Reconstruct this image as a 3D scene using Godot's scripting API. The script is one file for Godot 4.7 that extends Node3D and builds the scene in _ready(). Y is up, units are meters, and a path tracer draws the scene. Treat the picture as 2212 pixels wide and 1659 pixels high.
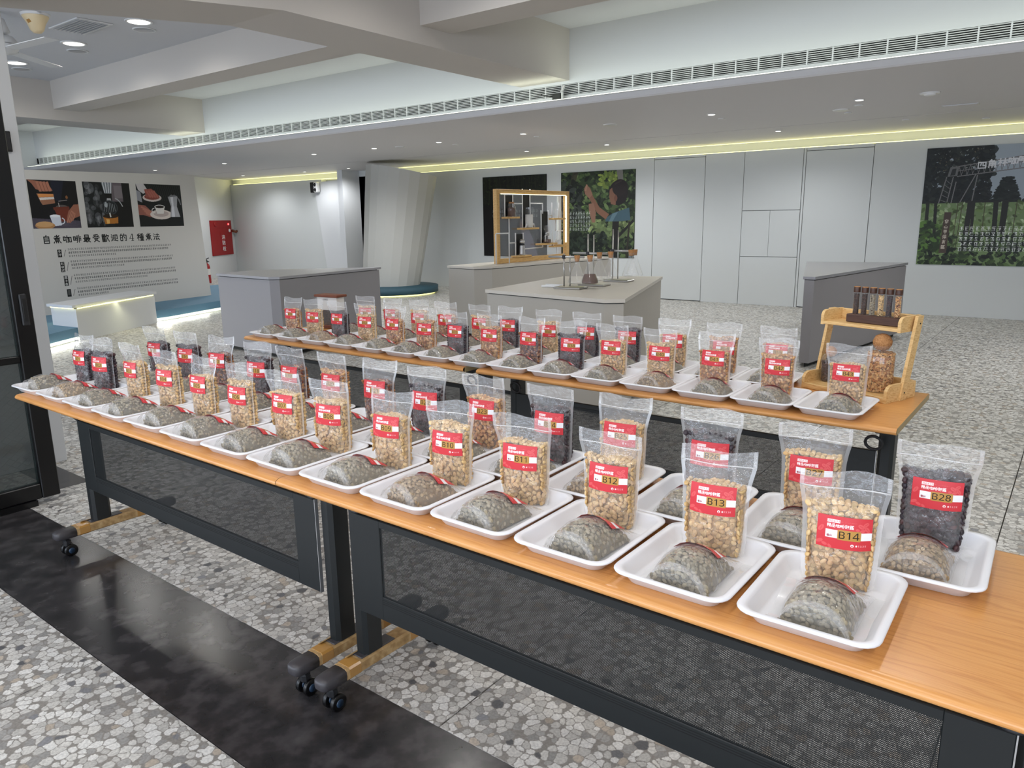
extends Node3D
# An exhibition hall: two rows of folding tables with trays and pouches of coffee beans, display counters and photo walls behind.

var rng := RandomNumberGenerator.new()
var M := {}                      # materials
var taken := {}                  # names in use at top level

# ------------------------------------------------------------------
const LOW_LAMP := 1.2
const HIGH_LAMP := 0.62
func _ready():
	var cam := Camera3D.new()
	cam.name = "camera"
	cam.fov = 54.48
	cam.near = 0.05
	cam.far = 80.0
	cam.transform = Transform3D(Basis(Vector3(0.79516741, -0.01375172, -0.60623402), Vector3(-0.1211306, 0.97599131, -0.18102029), Vector3(0.59416847, 0.21737493, 0.77441072)).orthonormalized(), Vector3(0, 1.43, 0))
	add_child(cam)
	var env := Environment.new()
	env.background_mode = Environment.BG_COLOR
	env.background_color = Color(0.02, 0.02, 0.02)
	env.tonemap_mode = Environment.TONE_MAPPER_LINEAR
	env.tonemap_exposure = 1.2
	env.sdfgi_enabled = true
	env.ssao_enabled = true
	env.ssil_enabled = true
	var we := WorldEnvironment.new()
	we.name = "environment"
	we.environment = env
	add_child(we)
	# long lamps of the coves: before the far wall, its left part, and along the bulkhead's ledge
	area(Vector3(-3.2, 2.46, -12.08), Vector2(18.0, 0.06), Vector3(0, 0.25, 1), 1.6, Color(1.0, 0.97, 0.66))
	area(Vector3(-16.2, 2.46, -12.08), Vector2(4.6, 0.06), Vector3(0, 0.25, 1), 0.5, Color(1.0, 0.97, 0.66))
	area(Vector3(-5.8, 2.63, -6.76), Vector2(23.5, 0.05), Vector3(0, 1, -0.25), 2.2, Color(0.96, 1.0, 0.93))
	# daylight from the row of windows in the wall behind the viewer
	for x in [-15.4, -12.2, -9.0, -5.8, -2.6, 0.6, 3.8]: area(Vector3(x, 1.75, 4.12), Vector2(2.8, 1.7), Vector3(0, 0, -1), 6.0, Color(0.88, 0.93, 1.0))
	make_materials()
	rng.seed = 2024
	M.stickers = mat("stickers", Color(1, 1, 1), 0.4, 0, 0.4)
	M.stickers.albedo_texture = make_labels()
	printed("panel_print", paint_panel(), 0.6)
	printed("photo_jug", paint_jug()); printed("photo_siphon", paint_siphon()); printed("photo_cup", paint_cup())
	printed("print_woods", paint_woods()); printed("print_child", paint_child()); printed("print_estate", paint_estate())
	var sg := mat("smoked_glass", Color(0.55, 0.57, 0.60, 0.16), 0.06, 0, 0.5)
	sg.transparency = BaseMaterial3D.TRANSPARENCY_ALPHA
	var fg := mat("flask_glass", Color(1, 1, 1, 0.06), 0.03, 0, 1.0)
	fg.transparency = BaseMaterial3D.TRANSPARENCY_ALPHA
	build_hall()
	set_tables()
	build_exhibits()
	build_fittings()

# ------------------------------------------------------------------ naming and tagging
func numbered(called: String) -> String:
	var n: int = taken.get(called, 0)
	taken[called] = n + 1
	return called if n == 0 else "%s_%03d" % [called, n]

func thing(called: String, label: String, category: String, at := Vector3.ZERO, turn := 0.0, group := "") -> Node3D:
	var o := Node3D.new()
	o.name = numbered(called)
	add_child(o)
	o.position = at
	o.rotation.y = turn
	o.set_meta("label", label)
	o.set_meta("category", category)
	if group: o.set_meta("group", group)
	return o

func structure(called: String, label := "", category := "") -> Node3D:
	var o := Node3D.new()
	o.name = numbered(called)
	add_child(o)
	o.set_meta("kind", "structure")
	if label: o.set_meta("label", label)
	if category: o.set_meta("category", category)
	return o

func part(called: String, mesh: Mesh, m: Material, parent: Node3D, at := Vector3.ZERO, turn := 0.0) -> MeshInstance3D:
	var o := MeshInstance3D.new()
	o.name = called
	o.mesh = mesh
	o.material_override = m
	o.position = at
	o.rotation.y = turn
	parent.add_child(o, true)
	return o

# ------------------------------------------------------------------ mesh building (triangles given counter-clockwise seen from outside)
class Sh:
	var st := SurfaceTool.new()
	func _init():
		st.begin(Mesh.PRIMITIVE_TRIANGLES)
		flat()
	func flat() -> Sh:
		st.set_smooth_group(-1)
		return self
	func smooth() -> Sh:
		st.set_smooth_group(0)
		return self
	func tri(a: Vector3, b: Vector3, c: Vector3):
		st.add_vertex(a); st.add_vertex(c); st.add_vertex(b)
	func quad(a: Vector3, b: Vector3, c: Vector3, d: Vector3):
		tri(a, b, c); tri(a, c, d)
	func quv(a: Vector3, b: Vector3, c: Vector3, d: Vector3, ua: Vector2, ub: Vector2, uc: Vector2, ud: Vector2):
		for v in [[a, ua], [c, uc], [b, ub], [a, ua], [d, ud], [c, uc]]:
			st.set_uv(v[1]); st.add_vertex(v[0])
	func box(c: Vector3, s: Vector3, bev := 0.0, b := Basis()) -> Sh:
		var h := s / 2.0
		bev = minf(bev, minf(h.x, minf(h.y, h.z)) * 0.9)
		if bev <= 0.0:
			var p := []
			for i in 8:
				p.append(c + b * Vector3(h.x if i & 1 else -h.x, h.y if i & 2 else -h.y, h.z if i & 4 else -h.z))
			quad(p[4], p[5], p[7], p[6]); quad(p[1], p[0], p[2], p[3]); quad(p[5], p[1], p[3], p[7])
			quad(p[0], p[4], p[6], p[2]); quad(p[6], p[7], p[3], p[2]); quad(p[0], p[1], p[5], p[4])
			return self
		var g := func(i: int, axis: int) -> Vector3:
			var q := Vector3(h.x if i & 1 else -h.x, h.y if i & 2 else -h.y, h.z if i & 4 else -h.z)
			for k in 3:
				if k != axis: q[k] -= bev * signf(q[k])
			return c + b * q
		for f in [[0, 1, 3, 7, 5], [0, 0, 4, 6, 2], [1, 2, 6, 7, 3], [1, 0, 1, 5, 4], [2, 4, 5, 7, 6], [2, 1, 0, 2, 3]]:
			quad(g.call(f[1], f[0]), g.call(f[2], f[0]), g.call(f[3], f[0]), g.call(f[4], f[0]))
		for e in [[0, 1], [2, 3], [4, 5], [6, 7], [0, 2], [1, 3], [4, 6], [5, 7], [0, 4], [1, 5], [2, 6], [3, 7]]:
			var along: int = e[0] ^ e[1]
			var axes := [0, 1, 2].filter(func(k): return (1 << k) != along)
			var q1: Vector3 = g.call(e[0], axes[0]); var q2: Vector3 = g.call(e[1], axes[0])
			var q3: Vector3 = g.call(e[1], axes[1]); var q4: Vector3 = g.call(e[0], axes[1])
			if (q2 - q1).cross(q3 - q1).dot((q1 + q3) / 2.0 - c) > 0.0: quad(q1, q2, q3, q4)
			else: quad(q4, q3, q2, q1)
		for i in 8:
			var a: Vector3 = g.call(i, 0); var d: Vector3 = g.call(i, 1); var f: Vector3 = g.call(i, 2)
			if (d - a).cross(f - a).dot(a - c) > 0.0: tri(a, d, f)
			else: tri(a, f, d)
		return self
	func bar(a: Vector3, b: Vector3, w: float, t: float, bev := 0.0) -> Sh:   # a beam from a to b
		var z := (b - a).normalized()
		var up := Vector3.UP if absf(z.y) < 0.95 else Vector3.RIGHT
		var x := up.cross(z).normalized()
		return box((a + b) / 2.0, Vector3(w, t, (b - a).length()), bev, Basis(x, z.cross(x), z))
	func prism(poly: PackedVector2Array, lo: float, hi: float, f: Callable) -> Sh:   # polygon (counter-clockwise seen along -depth), f(x, y, depth) -> point
		var idx := Geometry2D.triangulate_polygon(poly)
		for k in range(0, idx.size(), 3):
			var a := poly[idx[k]]; var b := poly[idx[k + 1]]; var c := poly[idx[k + 2]]
			if (b - a).cross(c - a) < 0.0:
				var t := b; b = c; c = t
			tri(f.call(a.x, a.y, hi), f.call(b.x, b.y, hi), f.call(c.x, c.y, hi))
			tri(f.call(a.x, a.y, lo), f.call(c.x, c.y, lo), f.call(b.x, b.y, lo))
		for i in poly.size():
			var a := poly[i]; var b := poly[(i + 1) % poly.size()]
			quad(f.call(a.x, a.y, lo), f.call(b.x, b.y, lo), f.call(b.x, b.y, hi), f.call(a.x, a.y, hi))
		return self
	func rings(rs: Array, cap_lo := true, cap_hi := true) -> Sh:   # rings counter-clockwise seen from the far end
		var n: int = rs[0].size()
		for k in rs.size() - 1:
			for i in n:
				var j := (i + 1) % n
				quad(rs[k][i], rs[k][j], rs[k + 1][j], rs[k + 1][i])
		if cap_lo:
			for i in range(1, n - 1): tri(rs[0][0], rs[0][i + 1], rs[0][i])
		if cap_hi:
			for i in range(1, n - 1): tri(rs[-1][0], rs[-1][i], rs[-1][i + 1])
		return self
	func lathe(profile: Array, n := 20, o := Vector3.ZERO, b := Basis(), cap_lo := true, cap_hi := true) -> Sh:   # profile of (radius, height) going up
		var rs := []
		for p in profile:
			var r := PackedVector3Array()
			for i in n:
				var a := -TAU * i / n
				r.append(o + b * Vector3(p[0] * cos(a), p[1], p[0] * sin(a)))
			rs.append(r)
		return rings(rs, cap_lo, cap_hi)
	func tube(pts: Array, r: float, n := 8) -> Sh:
		var rs := []
		var side := Vector3.ZERO
		for i in pts.size():
			var d: Vector3 = (pts[mini(i + 1, pts.size() - 1)] - pts[maxi(i - 1, 0)]).normalized()
			if side == Vector3.ZERO: side = d.cross(Vector3.UP if absf(d.y) < 0.9 else Vector3.RIGHT).normalized()
			side = (side - d * side.dot(d)).normalized()
			var up := d.cross(side)
			var ring := PackedVector3Array()
			for k in n:
				var a := TAU * k / n
				ring.append(pts[i] + (side * cos(a) + up * sin(a)) * r)
			rs.append(ring)
		return rings(rs)
	func done() -> ArrayMesh:
		st.generate_normals()
		return st.commit()

func xz(x: float, y: float, d: float) -> Vector3: return Vector3(x, d, -y)      # polygon on the ground, extruded upwards; y is -z
func ground(points: Array) -> PackedVector2Array:
	var p := PackedVector2Array()
	for q in points: p.append(Vector2(q[0], -q[1]))
	if Geometry2D.is_polygon_clockwise(p): p.reverse()
	return p
func boxm(s: Vector3, bev := 0.0, c := Vector3.ZERO) -> ArrayMesh: return Sh.new().box(c, s, bev).done()
func span(lo: Vector3, hi: Vector3, bev := 0.0) -> ArrayMesh: return Sh.new().box((lo + hi) / 2.0, hi - lo, bev).done()
func table_of(y: float, t: Array) -> float:      # piecewise linear lookup
	for i in range(1, t.size()):
		if y <= t[i][0]:
			return lerpf(t[i - 1][1], t[i][1], clampf((y - t[i - 1][0]) / (t[i][0] - t[i - 1][0]), 0, 1))
	return t[-1][1]

# ------------------------------------------------------------------ painting flat prints
class Pic:
	var w: int
	var h: int
	var d := PackedByteArray()
	func _init(ww: int, hh: int, c: Color):
		w = ww; h = hh
		d.resize(w * h * 3)
		var r := PackedByteArray()
		r.resize(w * 3)
		for x in w:
			r[x * 3] = c.r8; r[x * 3 + 1] = c.g8; r[x * 3 + 2] = c.b8
		d = PackedByteArray()
		for y in h: d.append_array(r)
	func hline(x0: int, x1: int, y: int, c: Color):
		if y < 0 or y >= h: return
		x0 = maxi(x0, 0); x1 = mini(x1, w)
		var k := (y * w + x0) * 3
		var a := c.a
		var r := c.r8; var g := c.g8; var b := c.b8
		if a >= 0.999:
			for x in range(x0, x1):
				d[k] = r; d[k + 1] = g; d[k + 2] = b
				k += 3
		else:
			for x in range(x0, x1):
				d[k] = int(lerpf(d[k], r, a)); d[k + 1] = int(lerpf(d[k + 1], g, a)); d[k + 2] = int(lerpf(d[k + 2], b, a))
				k += 3
	func rect(x0: float, y0: float, x1: float, y1: float, c: Color):
		for y in range(int(round(y0)), int(round(y1))): hline(int(round(x0)), int(round(x1)), y, c)
	func poly(p: Array, c: Color):
		var lo := 1e9; var hi := -1e9
		for q in p:
			lo = minf(lo, q.y); hi = maxf(hi, q.y)
		for y in range(maxi(0, int(ceil(lo - 0.5))), mini(h, int(floor(hi - 0.5)) + 1)):
			var yy := y + 0.5
			var xs := []
			for i in p.size():
				var a: Vector2 = p[i]; var b: Vector2 = p[(i + 1) % p.size()]
				if (a.y <= yy) != (b.y <= yy): xs.append(a.x + (yy - a.y) / (b.y - a.y) * (b.x - a.x))
			xs.sort()
			for i in range(0, xs.size() - 1, 2): hline(int(round(xs[i])), int(round(xs[i + 1])), y, c)
	func oval(cx: float, cy: float, rx: float, ry: float, c: Color, turn := 0.0):
		var p := []
		var n := 10 if maxf(rx, ry) < 12 else 20
		for i in n:
			p.append(Vector2(cx, cy) + Vector2(rx * cos(TAU * i / n), ry * sin(TAU * i / n)).rotated(turn))
		poly(p, c)
	func line(a: Vector2, b: Vector2, wd: float, c: Color):
		var t := (b - a).normalized()
		if t == Vector2.ZERO: t = Vector2.RIGHT
		var s := t.orthogonal() * wd / 2.0
		t *= wd * 0.35
		poly([a + s - t, b + s + t, b - s + t, a - s - t], c)
	func glyph(strokes: String, x: float, y: float, sx: float, sy: float, wd: float, c: Color):
		for s in strokes.split(";"):
			var v := s.split(" ", false)
			for i in range(0, v.size() - 3, 2):
				line(Vector2(x + float(v[i]) * sx / 20.0, y + float(v[i + 1]) * sy / 20.0), Vector2(x + float(v[i + 2]) * sx / 20.0, y + float(v[i + 3]) * sy / 20.0), wd, c)
	func latin(text: String, x: float, y: float, hgt: float, c: Color, font := "Droid Sans", wide := 1.0) -> float:   # top left corner, height of capitals; gives back the width
		var tm := TextMesh.new()
		var f := SystemFont.new()
		f.font_names = PackedStringArray([font])
		tm.font = f
		tm.font_size = 64
		tm.pixel_size = 1.0
		tm.depth = 0.0
		tm.text = text
		tm.horizontal_alignment = HORIZONTAL_ALIGNMENT_LEFT
		var ar := tm.get_mesh_arrays()
		if ar.is_empty() or ar[0] == null or ar[0].is_empty(): return 0.0
		var v: PackedVector3Array = ar[0]
		var ix: PackedInt32Array = ar[Mesh.ARRAY_INDEX] if ar[Mesh.ARRAY_INDEX] != null else PackedInt32Array(range(v.size()))
		var lo := Vector2(1e9, 1e9); var hi := Vector2(-1e9, -1e9)
		for p in v:
			lo = lo.min(Vector2(p.x, -p.y)); hi = hi.max(Vector2(p.x, -p.y))
		var k := hgt / (hi.y - lo.y)
		for i in range(0, ix.size() - 2, 3):
			var q := []
			for j in 3:
				var p := v[ix[i + j]]
				q.append(Vector2(x + (p.x - lo.x) * k * wide, y + (-p.y - lo.y) * k))
			poly(q, c)
		return (hi.x - lo.x) * k * wide
	func image() -> Image: return Image.create_from_data(w, h, false, Image.FORMAT_RGB8, d)
	func texture() -> ImageTexture: return ImageTexture.create_from_image(image())

const HAN := {
	"zi": "10 0 8 4;4 4 16 4 16 20 4 20 4 4;4 9 16 9;4 14 16 14",
	"zhu": "5 3 15 3;10 0 10 7;2 7 18 7;16 1 4 10;6 9 15 9 15 15 6 15 6 9;6 12 15 12;3 17 2 20;8 17 8 20;12 17 13 20;17 17 19 20",
	"ka": "1 5 5 5 5 14 1 14 1 5;7 6 13 6 12 19 10 18;10 2 10 7 7 19;15 6 20 6 20 18 15 18 15 6",
	"fei": "1 5 5 5 5 14 1 14 1 5;11 2 11 18 9 20;7 6 11 6;7 10 11 10;6 14 11 14;15 1 15 20;15 6 20 6;15 10 20 10;15 14 20 14",
	"zui": "5 1 15 1 15 8 5 8 5 1;5 4 15 4;1 10 19 10;4 10 4 18;9 10 9 20;4 13 9 13;4 16 9 16;1 18 10 17;11 12 18 12 11 20;12 14 19 20",
	"shou": "15 0 4 2;5 3 6 6;10 3 10 6;16 3 14 6;2 10 2 7 18 7 18 10;5 11 15 11 4 20;6 13 18 20",
	"huan": "1 2 10 2;4 0 4 4;8 0 8 4;1 5 4 5 4 8 1 8 1 5;6 5 10 5 10 8 6 8 6 5;3 9 1 13;2 11 2 20;2 11 10 11;2 14 10 14;2 17 10 17;2 20 10 20;6 11 6 20;14 1 12 7;13 4 19 4 18 8;15 8 12 20;15 10 20 20",
	"ying": "9 3 7 4 7 13 10 11;12 3 18 3 18 13 16 13;12 3 12 16;2 2 4 4;1 8 4 8 3 15;1 19 5 16 19 19",
	"de": "5 0 3 4;2 4 8 4 8 19 2 19 2 4;2 11 8 11;13 0 10 8;12 4 19 4 18 19 15 18;13 9 15 13",
	"zhong": "8 1 2 3;1 6 9 6;5 2 5 20;5 8 1 14;6 9 9 12;18 1 11 2;10 5 20 5;11 8 19 8 19 14 11 14 11 8;11 11 19 11;15 2 15 19;11 17 19 17;10 20 20 20",
	"fa": "2 2 4 4;1 8 3 10;1 19 5 12;8 5 18 5;13 1 13 10;6 10 20 10;12 10 8 18 17 17;15 14 19 20",
	"jing": "2 3 3 7;8 3 7 7;5 1 5 20;1 9 9 9;5 10 1 16;6 11 9 14;10 3 20 3;11 6 19 6;10 9 20 9;15 1 15 9;12 11 18 11 18 20 17 20;12 11 12 20;12 14 18 14;12 17 18 17",
	"pin": "6 1 14 1 14 8 6 8 6 1;1 11 8 11 8 19 1 19 1 11;12 11 19 11 19 19 12 19 12 11",
	"ping": "2 1 7 1;0 4 9 4;2 7 7 7;2 10 7 10;2 13 7 13 7 18 2 18 2 13;10 3 20 3;12 5 13 9;18 5 17 9;10 12 20 12;15 3 15 20",
	"jian": "5 0 0 6;5 0 9 5;2 7 8 7;1 11 9 11;5 7 5 18;2 13 3 16;8 13 7 16;0 19 9 18;11 1 11 9;11 1 15 1;11 4 15 4 15 6 11 6;11 9 15 9;17 0 16 4;17 3 20 3;12 12 19 12 19 18 12 18 12 12;14 12 14 18;17 12 17 18;10 19 20 19",
	"xiao": "2 2 4 4;1 8 3 10;1 19 5 12;13 1 13 8;8 3 10 6;18 3 16 6;8 8 18 8 18 20 16 20;8 8 8 20;8 12 18 12;8 15 18 15",
	"fang": "2 1 7 1 4 7 7 12 4 13;2 1 2 20;13 1 14 4;8 5 20 5;12 5 8 20;12 10 18 10 17 20 14 19",
	"shuan": "5 1 5 20;1 6 9 6;5 7 1 15;5 8 8 12;14 1 9 8;14 1 20 8;11 10 18 10;11 14 18 14;14 10 14 19;9 19 20 19",
	"hand": "15 1 4 3;3 8 17 8;1 13 19 13;10 3 10 20 7 18",
	"chong": "2 2 4 4;1 8 3 10;1 19 5 12;8 5 19 5 19 13 8 13 8 5;13 1 13 20",
	"hong": "2 4 9 4 9 11 2 11 2 4;5 1 5 18;1 18 9 17;12 4 20 4;16 4 16 18;11 18 20 18",
	"xi": "1 5 5 5 5 14 1 14 1 5;8 3 17 3 15 9 19 9 8 20;11 3 7 20;11 8 20 20",
	"shi": "1 5 19 5;3 10 11 10;7 10 7 18;2 18 12 16;13 1 15 13 19 20;16 1 18 3",
	"mo": "10 0 10 2;2 2 19 2;3 2 1 20;5 5 10 5;7 3 7 10;12 5 19 5;15 3 15 10;17 11 6 12;5 14 18 14;4 17 20 17;11 12 11 20",
	"qia": "10 1 10 20;10 5 16 5;1 10 19 10;11 12 16 15",
	"hu": "3 3 17 3;10 0 10 6;5 6 15 6;2 12 2 9 18 9 18 12;7 9 7 18;13 9 13 18;3 13 6 15;17 13 14 15;1 19 19 19",
	"four": "2 3 18 3 18 18 2 18 2 3;8 3 7 11;12 3 12 11 17 11",
	"jiao": "8 0 3 5;7 3 14 3 11 6;4 6 17 6 17 20 15 19;4 6 3 20;4 10 17 10;4 14 17 14;10 6 10 20",
	"lin": "5 1 5 20;1 6 9 6;5 7 1 15;5 8 8 12;15 1 15 20;11 6 20 6;15 7 11 15;15 8 20 14",
	"zhuang": "1 3 19 3;6 1 6 5;14 1 14 5;3 7 3 12 8 12;8 6 8 20;3 16 8 16;10 11 20 11;15 6 15 19;10 19 20 19",
	"shan": "10 2 10 17;3 8 3 17 17 17 17 8",
	"jia": "3 2 17 2 17 12 3 12 3 2;3 7 17 7;10 2 10 20",
	"bao": "5 1 1 8;3 6 3 20;8 2 18 2 18 8 8 8 8 2;6 12 20 12;13 8 13 20;12 12 7 18;14 12 19 18",
	"yu": "10 0 10 3;2 3 18 3;9 4 5 8 16 7;5 10 15 10 15 20;5 10 5 20;5 13 15 13;5 16 15 16",
	"qu": "19 2 2 2 2 19 19 19;7 4 14 4 14 9 7 9 7 4;4 11 9 11 9 16 4 16 4 11;12 11 17 11 17 16 12 16 12 11",
	"chuan": "10 0 10 2;2 5 2 3 18 3 18 5;7 4 3 8;12 4 17 8;4 10 17 10;5 10 4 14 17 14;12 10 12 20 10 19;11 14 3 19",
}
func han(p: Pic, word: String, x: float, y: float, size: float, step: Vector2, wd: float, c: Color, squash := 1.0):
	for k in word.split(" "):
		if HAN.has(k): p.glyph(HAN[k], x, y, size * squash, size, wd, c)
		else: p.latin(k, x + size * 0.15, y, size, c, "Droid Serif")
		x += step.x; y += step.y
func small_print(p: Pic, x0: float, y: float, x1: float, size: float, c: Color):   # lines of characters too small to read
	var x := x0
	while x < x1:
		for k in 3:
			var t := size * (0.05 + 0.4 * k)
			p.line(Vector2(x + rng.randf_range(0, 0.2) * size, y + t), Vector2(x + rng.randf_range(0.6, 0.85) * size, y + t), size * 0.1, c)
		for k in 2:
			var t := size * rng.randf_range(0.1, 0.75)
			p.line(Vector2(x + t, y + rng.randf_range(0, 0.3) * size), Vector2(x + t + rng.randf_range(-0.2, 0.2) * size, y + rng.randf_range(0.6, 0.9) * size), size * 0.1, c)
		x += size * 1.12

# ------------------------------------------------------------------ materials
func mat(called: String, c: Color, rough := 0.6, metal := 0.0, spec := 0.5) -> StandardMaterial3D:
	var m := StandardMaterial3D.new()
	m.resource_name = called
	m.albedo_color = c
	m.roughness = rough
	m.metallic = metal
	m.metallic_specular = spec
	M[called] = m
	return m
func noise_tex(size: int, freq: float, seed_: int, ramp: Array = [], normal := false, bump := 4.0, octaves := 4, stretch := Vector2.ONE) -> Texture2D:
	var n := FastNoiseLite.new()
	n.noise_type = FastNoiseLite.TYPE_SIMPLEX_SMOOTH
	n.seed = seed_
	n.frequency = freq
	n.fractal_octaves = octaves
	var t := NoiseTexture2D.new()
	t.width = int(size * stretch.x); t.height = int(size * stretch.y)
	t.noise = n
	t.seamless = true
	t.as_normal_map = normal
	t.bump_strength = bump
	if ramp.size():
		var g := Gradient.new()
		g.offsets = PackedFloat32Array(ramp[0])
		g.colors = PackedColorArray(ramp[1])
		t.color_ramp = g
	return t
func glow(called: String, c: Color, e: float) -> StandardMaterial3D:
	var m := mat(called, Color(0.9, 0.9, 0.9), 0.5)
	m.emission_enabled = true
	m.emission = c
	m.emission_energy_multiplier = e
	return m

func wood_tex(w: int, h: int, base: Color, dark: Color, light: Color, rings: float, seed_: int, wander := 1.0) -> ImageTexture:   # grain runs along u
	var n := FastNoiseLite.new(); n.seed = seed_; n.frequency = 0.01; n.fractal_octaves = 3
	var f := FastNoiseLite.new(); f.seed = seed_ + 5; f.frequency = 0.02; f.fractal_octaves = 2
	var p := Pic.new(w, h, base)
	var k := 0
	for y in h:
		for x in w:
			# blend two copies so that the edges meet
			var u := float(x) / w
			var a := n.get_noise_2d(x * 0.25, y * 3.0); var b := n.get_noise_2d((x - w) * 0.25, y * 3.0)
			var s := lerpf(a, b, u)
			var g := 0.5 + 0.5 * sin((y * rings / h + s * wander * 1.6) * TAU)
			var fine := lerpf(f.get_noise_2d(x * 0.35, y * 26.0), f.get_noise_2d((x - w) * 0.35, y * 26.0), u)
			var c := base.lerp(dark, clampf(pow(g, 4.0) * 0.55 + maxf(fine, 0.0) * 0.6, 0, 1)).lerp(light, clampf(-fine * 0.8, 0, 0.6))
			p.d[k] = c.r8; p.d[k + 1] = c.g8; p.d[k + 2] = c.b8
			k += 3
	return p.texture()

func terrazzo_tex(n: int, cells: int) -> ImageTexture:    # marble chips of mixed sizes in a grey cement
	var r := RandomNumberGenerator.new(); r.seed = 77
	var px := PackedFloat32Array(); var py := PackedFloat32Array(); var pw := PackedFloat32Array(); var pc := []
	for j in cells:
		for i in cells:
			px.append(i + 0.5 + r.randf_range(-0.44, 0.44)); py.append(j + 0.5 + r.randf_range(-0.44, 0.44))
			pw.append(r.randf_range(-0.22, 0.16))
			var t := r.randf()
			var g := r.randf_range(0.78, 0.9)
			var c := Color(g, g * 0.985, g * 0.955)
			if t < 0.025: c = Color(0.50, 0.50, 0.51) * r.randf_range(0.75, 1.2)
			elif t < 0.16: c = Color(0.66, 0.65, 0.635) * r.randf_range(0.92, 1.1)
			elif t < 0.22: c = Color(0.76, 0.71, 0.65) * r.randf_range(0.93, 1.07)
			elif t < 0.5: c = Color(0.93, 0.92, 0.90)
			pc.append(c)
	var fn := FastNoiseLite.new(); fn.seed = 4; fn.frequency = 0.11; fn.fractal_octaves = 2
	var p := Pic.new(n, n, Color(0.5, 0.5, 0.5))
	var k := 0
	var s := float(cells) / n
	for y in n:
		var fy0 := y * s
		for x in n:
			var w := fn.get_noise_2d(x, y)
			var fx := x * s + w * 0.09
			var fy := fy0 + fn.get_noise_2d(x + 500, y) * 0.09
			var cx := int(floor(fx)); var cy := int(floor(fy))
			var d1 := 9.0; var d2 := 9.0; var best := 0
			for jj in range(cy - 1, cy + 2):
				var jw := posmod(jj, cells)
				for ii in range(cx - 1, cx + 2):
					var iw := posmod(ii, cells)
					var q := jw * cells + iw
					var dx := fx - px[q] - (ii - iw); var dy := fy - py[q] - (jj - jw)
					var dd := sqrt(dx * dx + dy * dy) + pw[q]
					if dd < d1:
						d2 = d1; d1 = dd; best = q
					elif dd < d2: d2 = dd
			var e := smoothstep(0.03, 0.12, d2 - d1) * (1.0 - smoothstep(0.52, 0.62, d1))
			var c: Color = Color(0.60, 0.58, 0.555).lerp(pc[best], e)
			c *= 1.0 + w * 0.10
			p.d[k] = clampi(int(c.r * 255), 0, 255); p.d[k + 1] = clampi(int(c.g * 255), 0, 255); p.d[k + 2] = clampi(int(c.b * 255), 0, 255)
			k += 3
	return p.texture()

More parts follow.
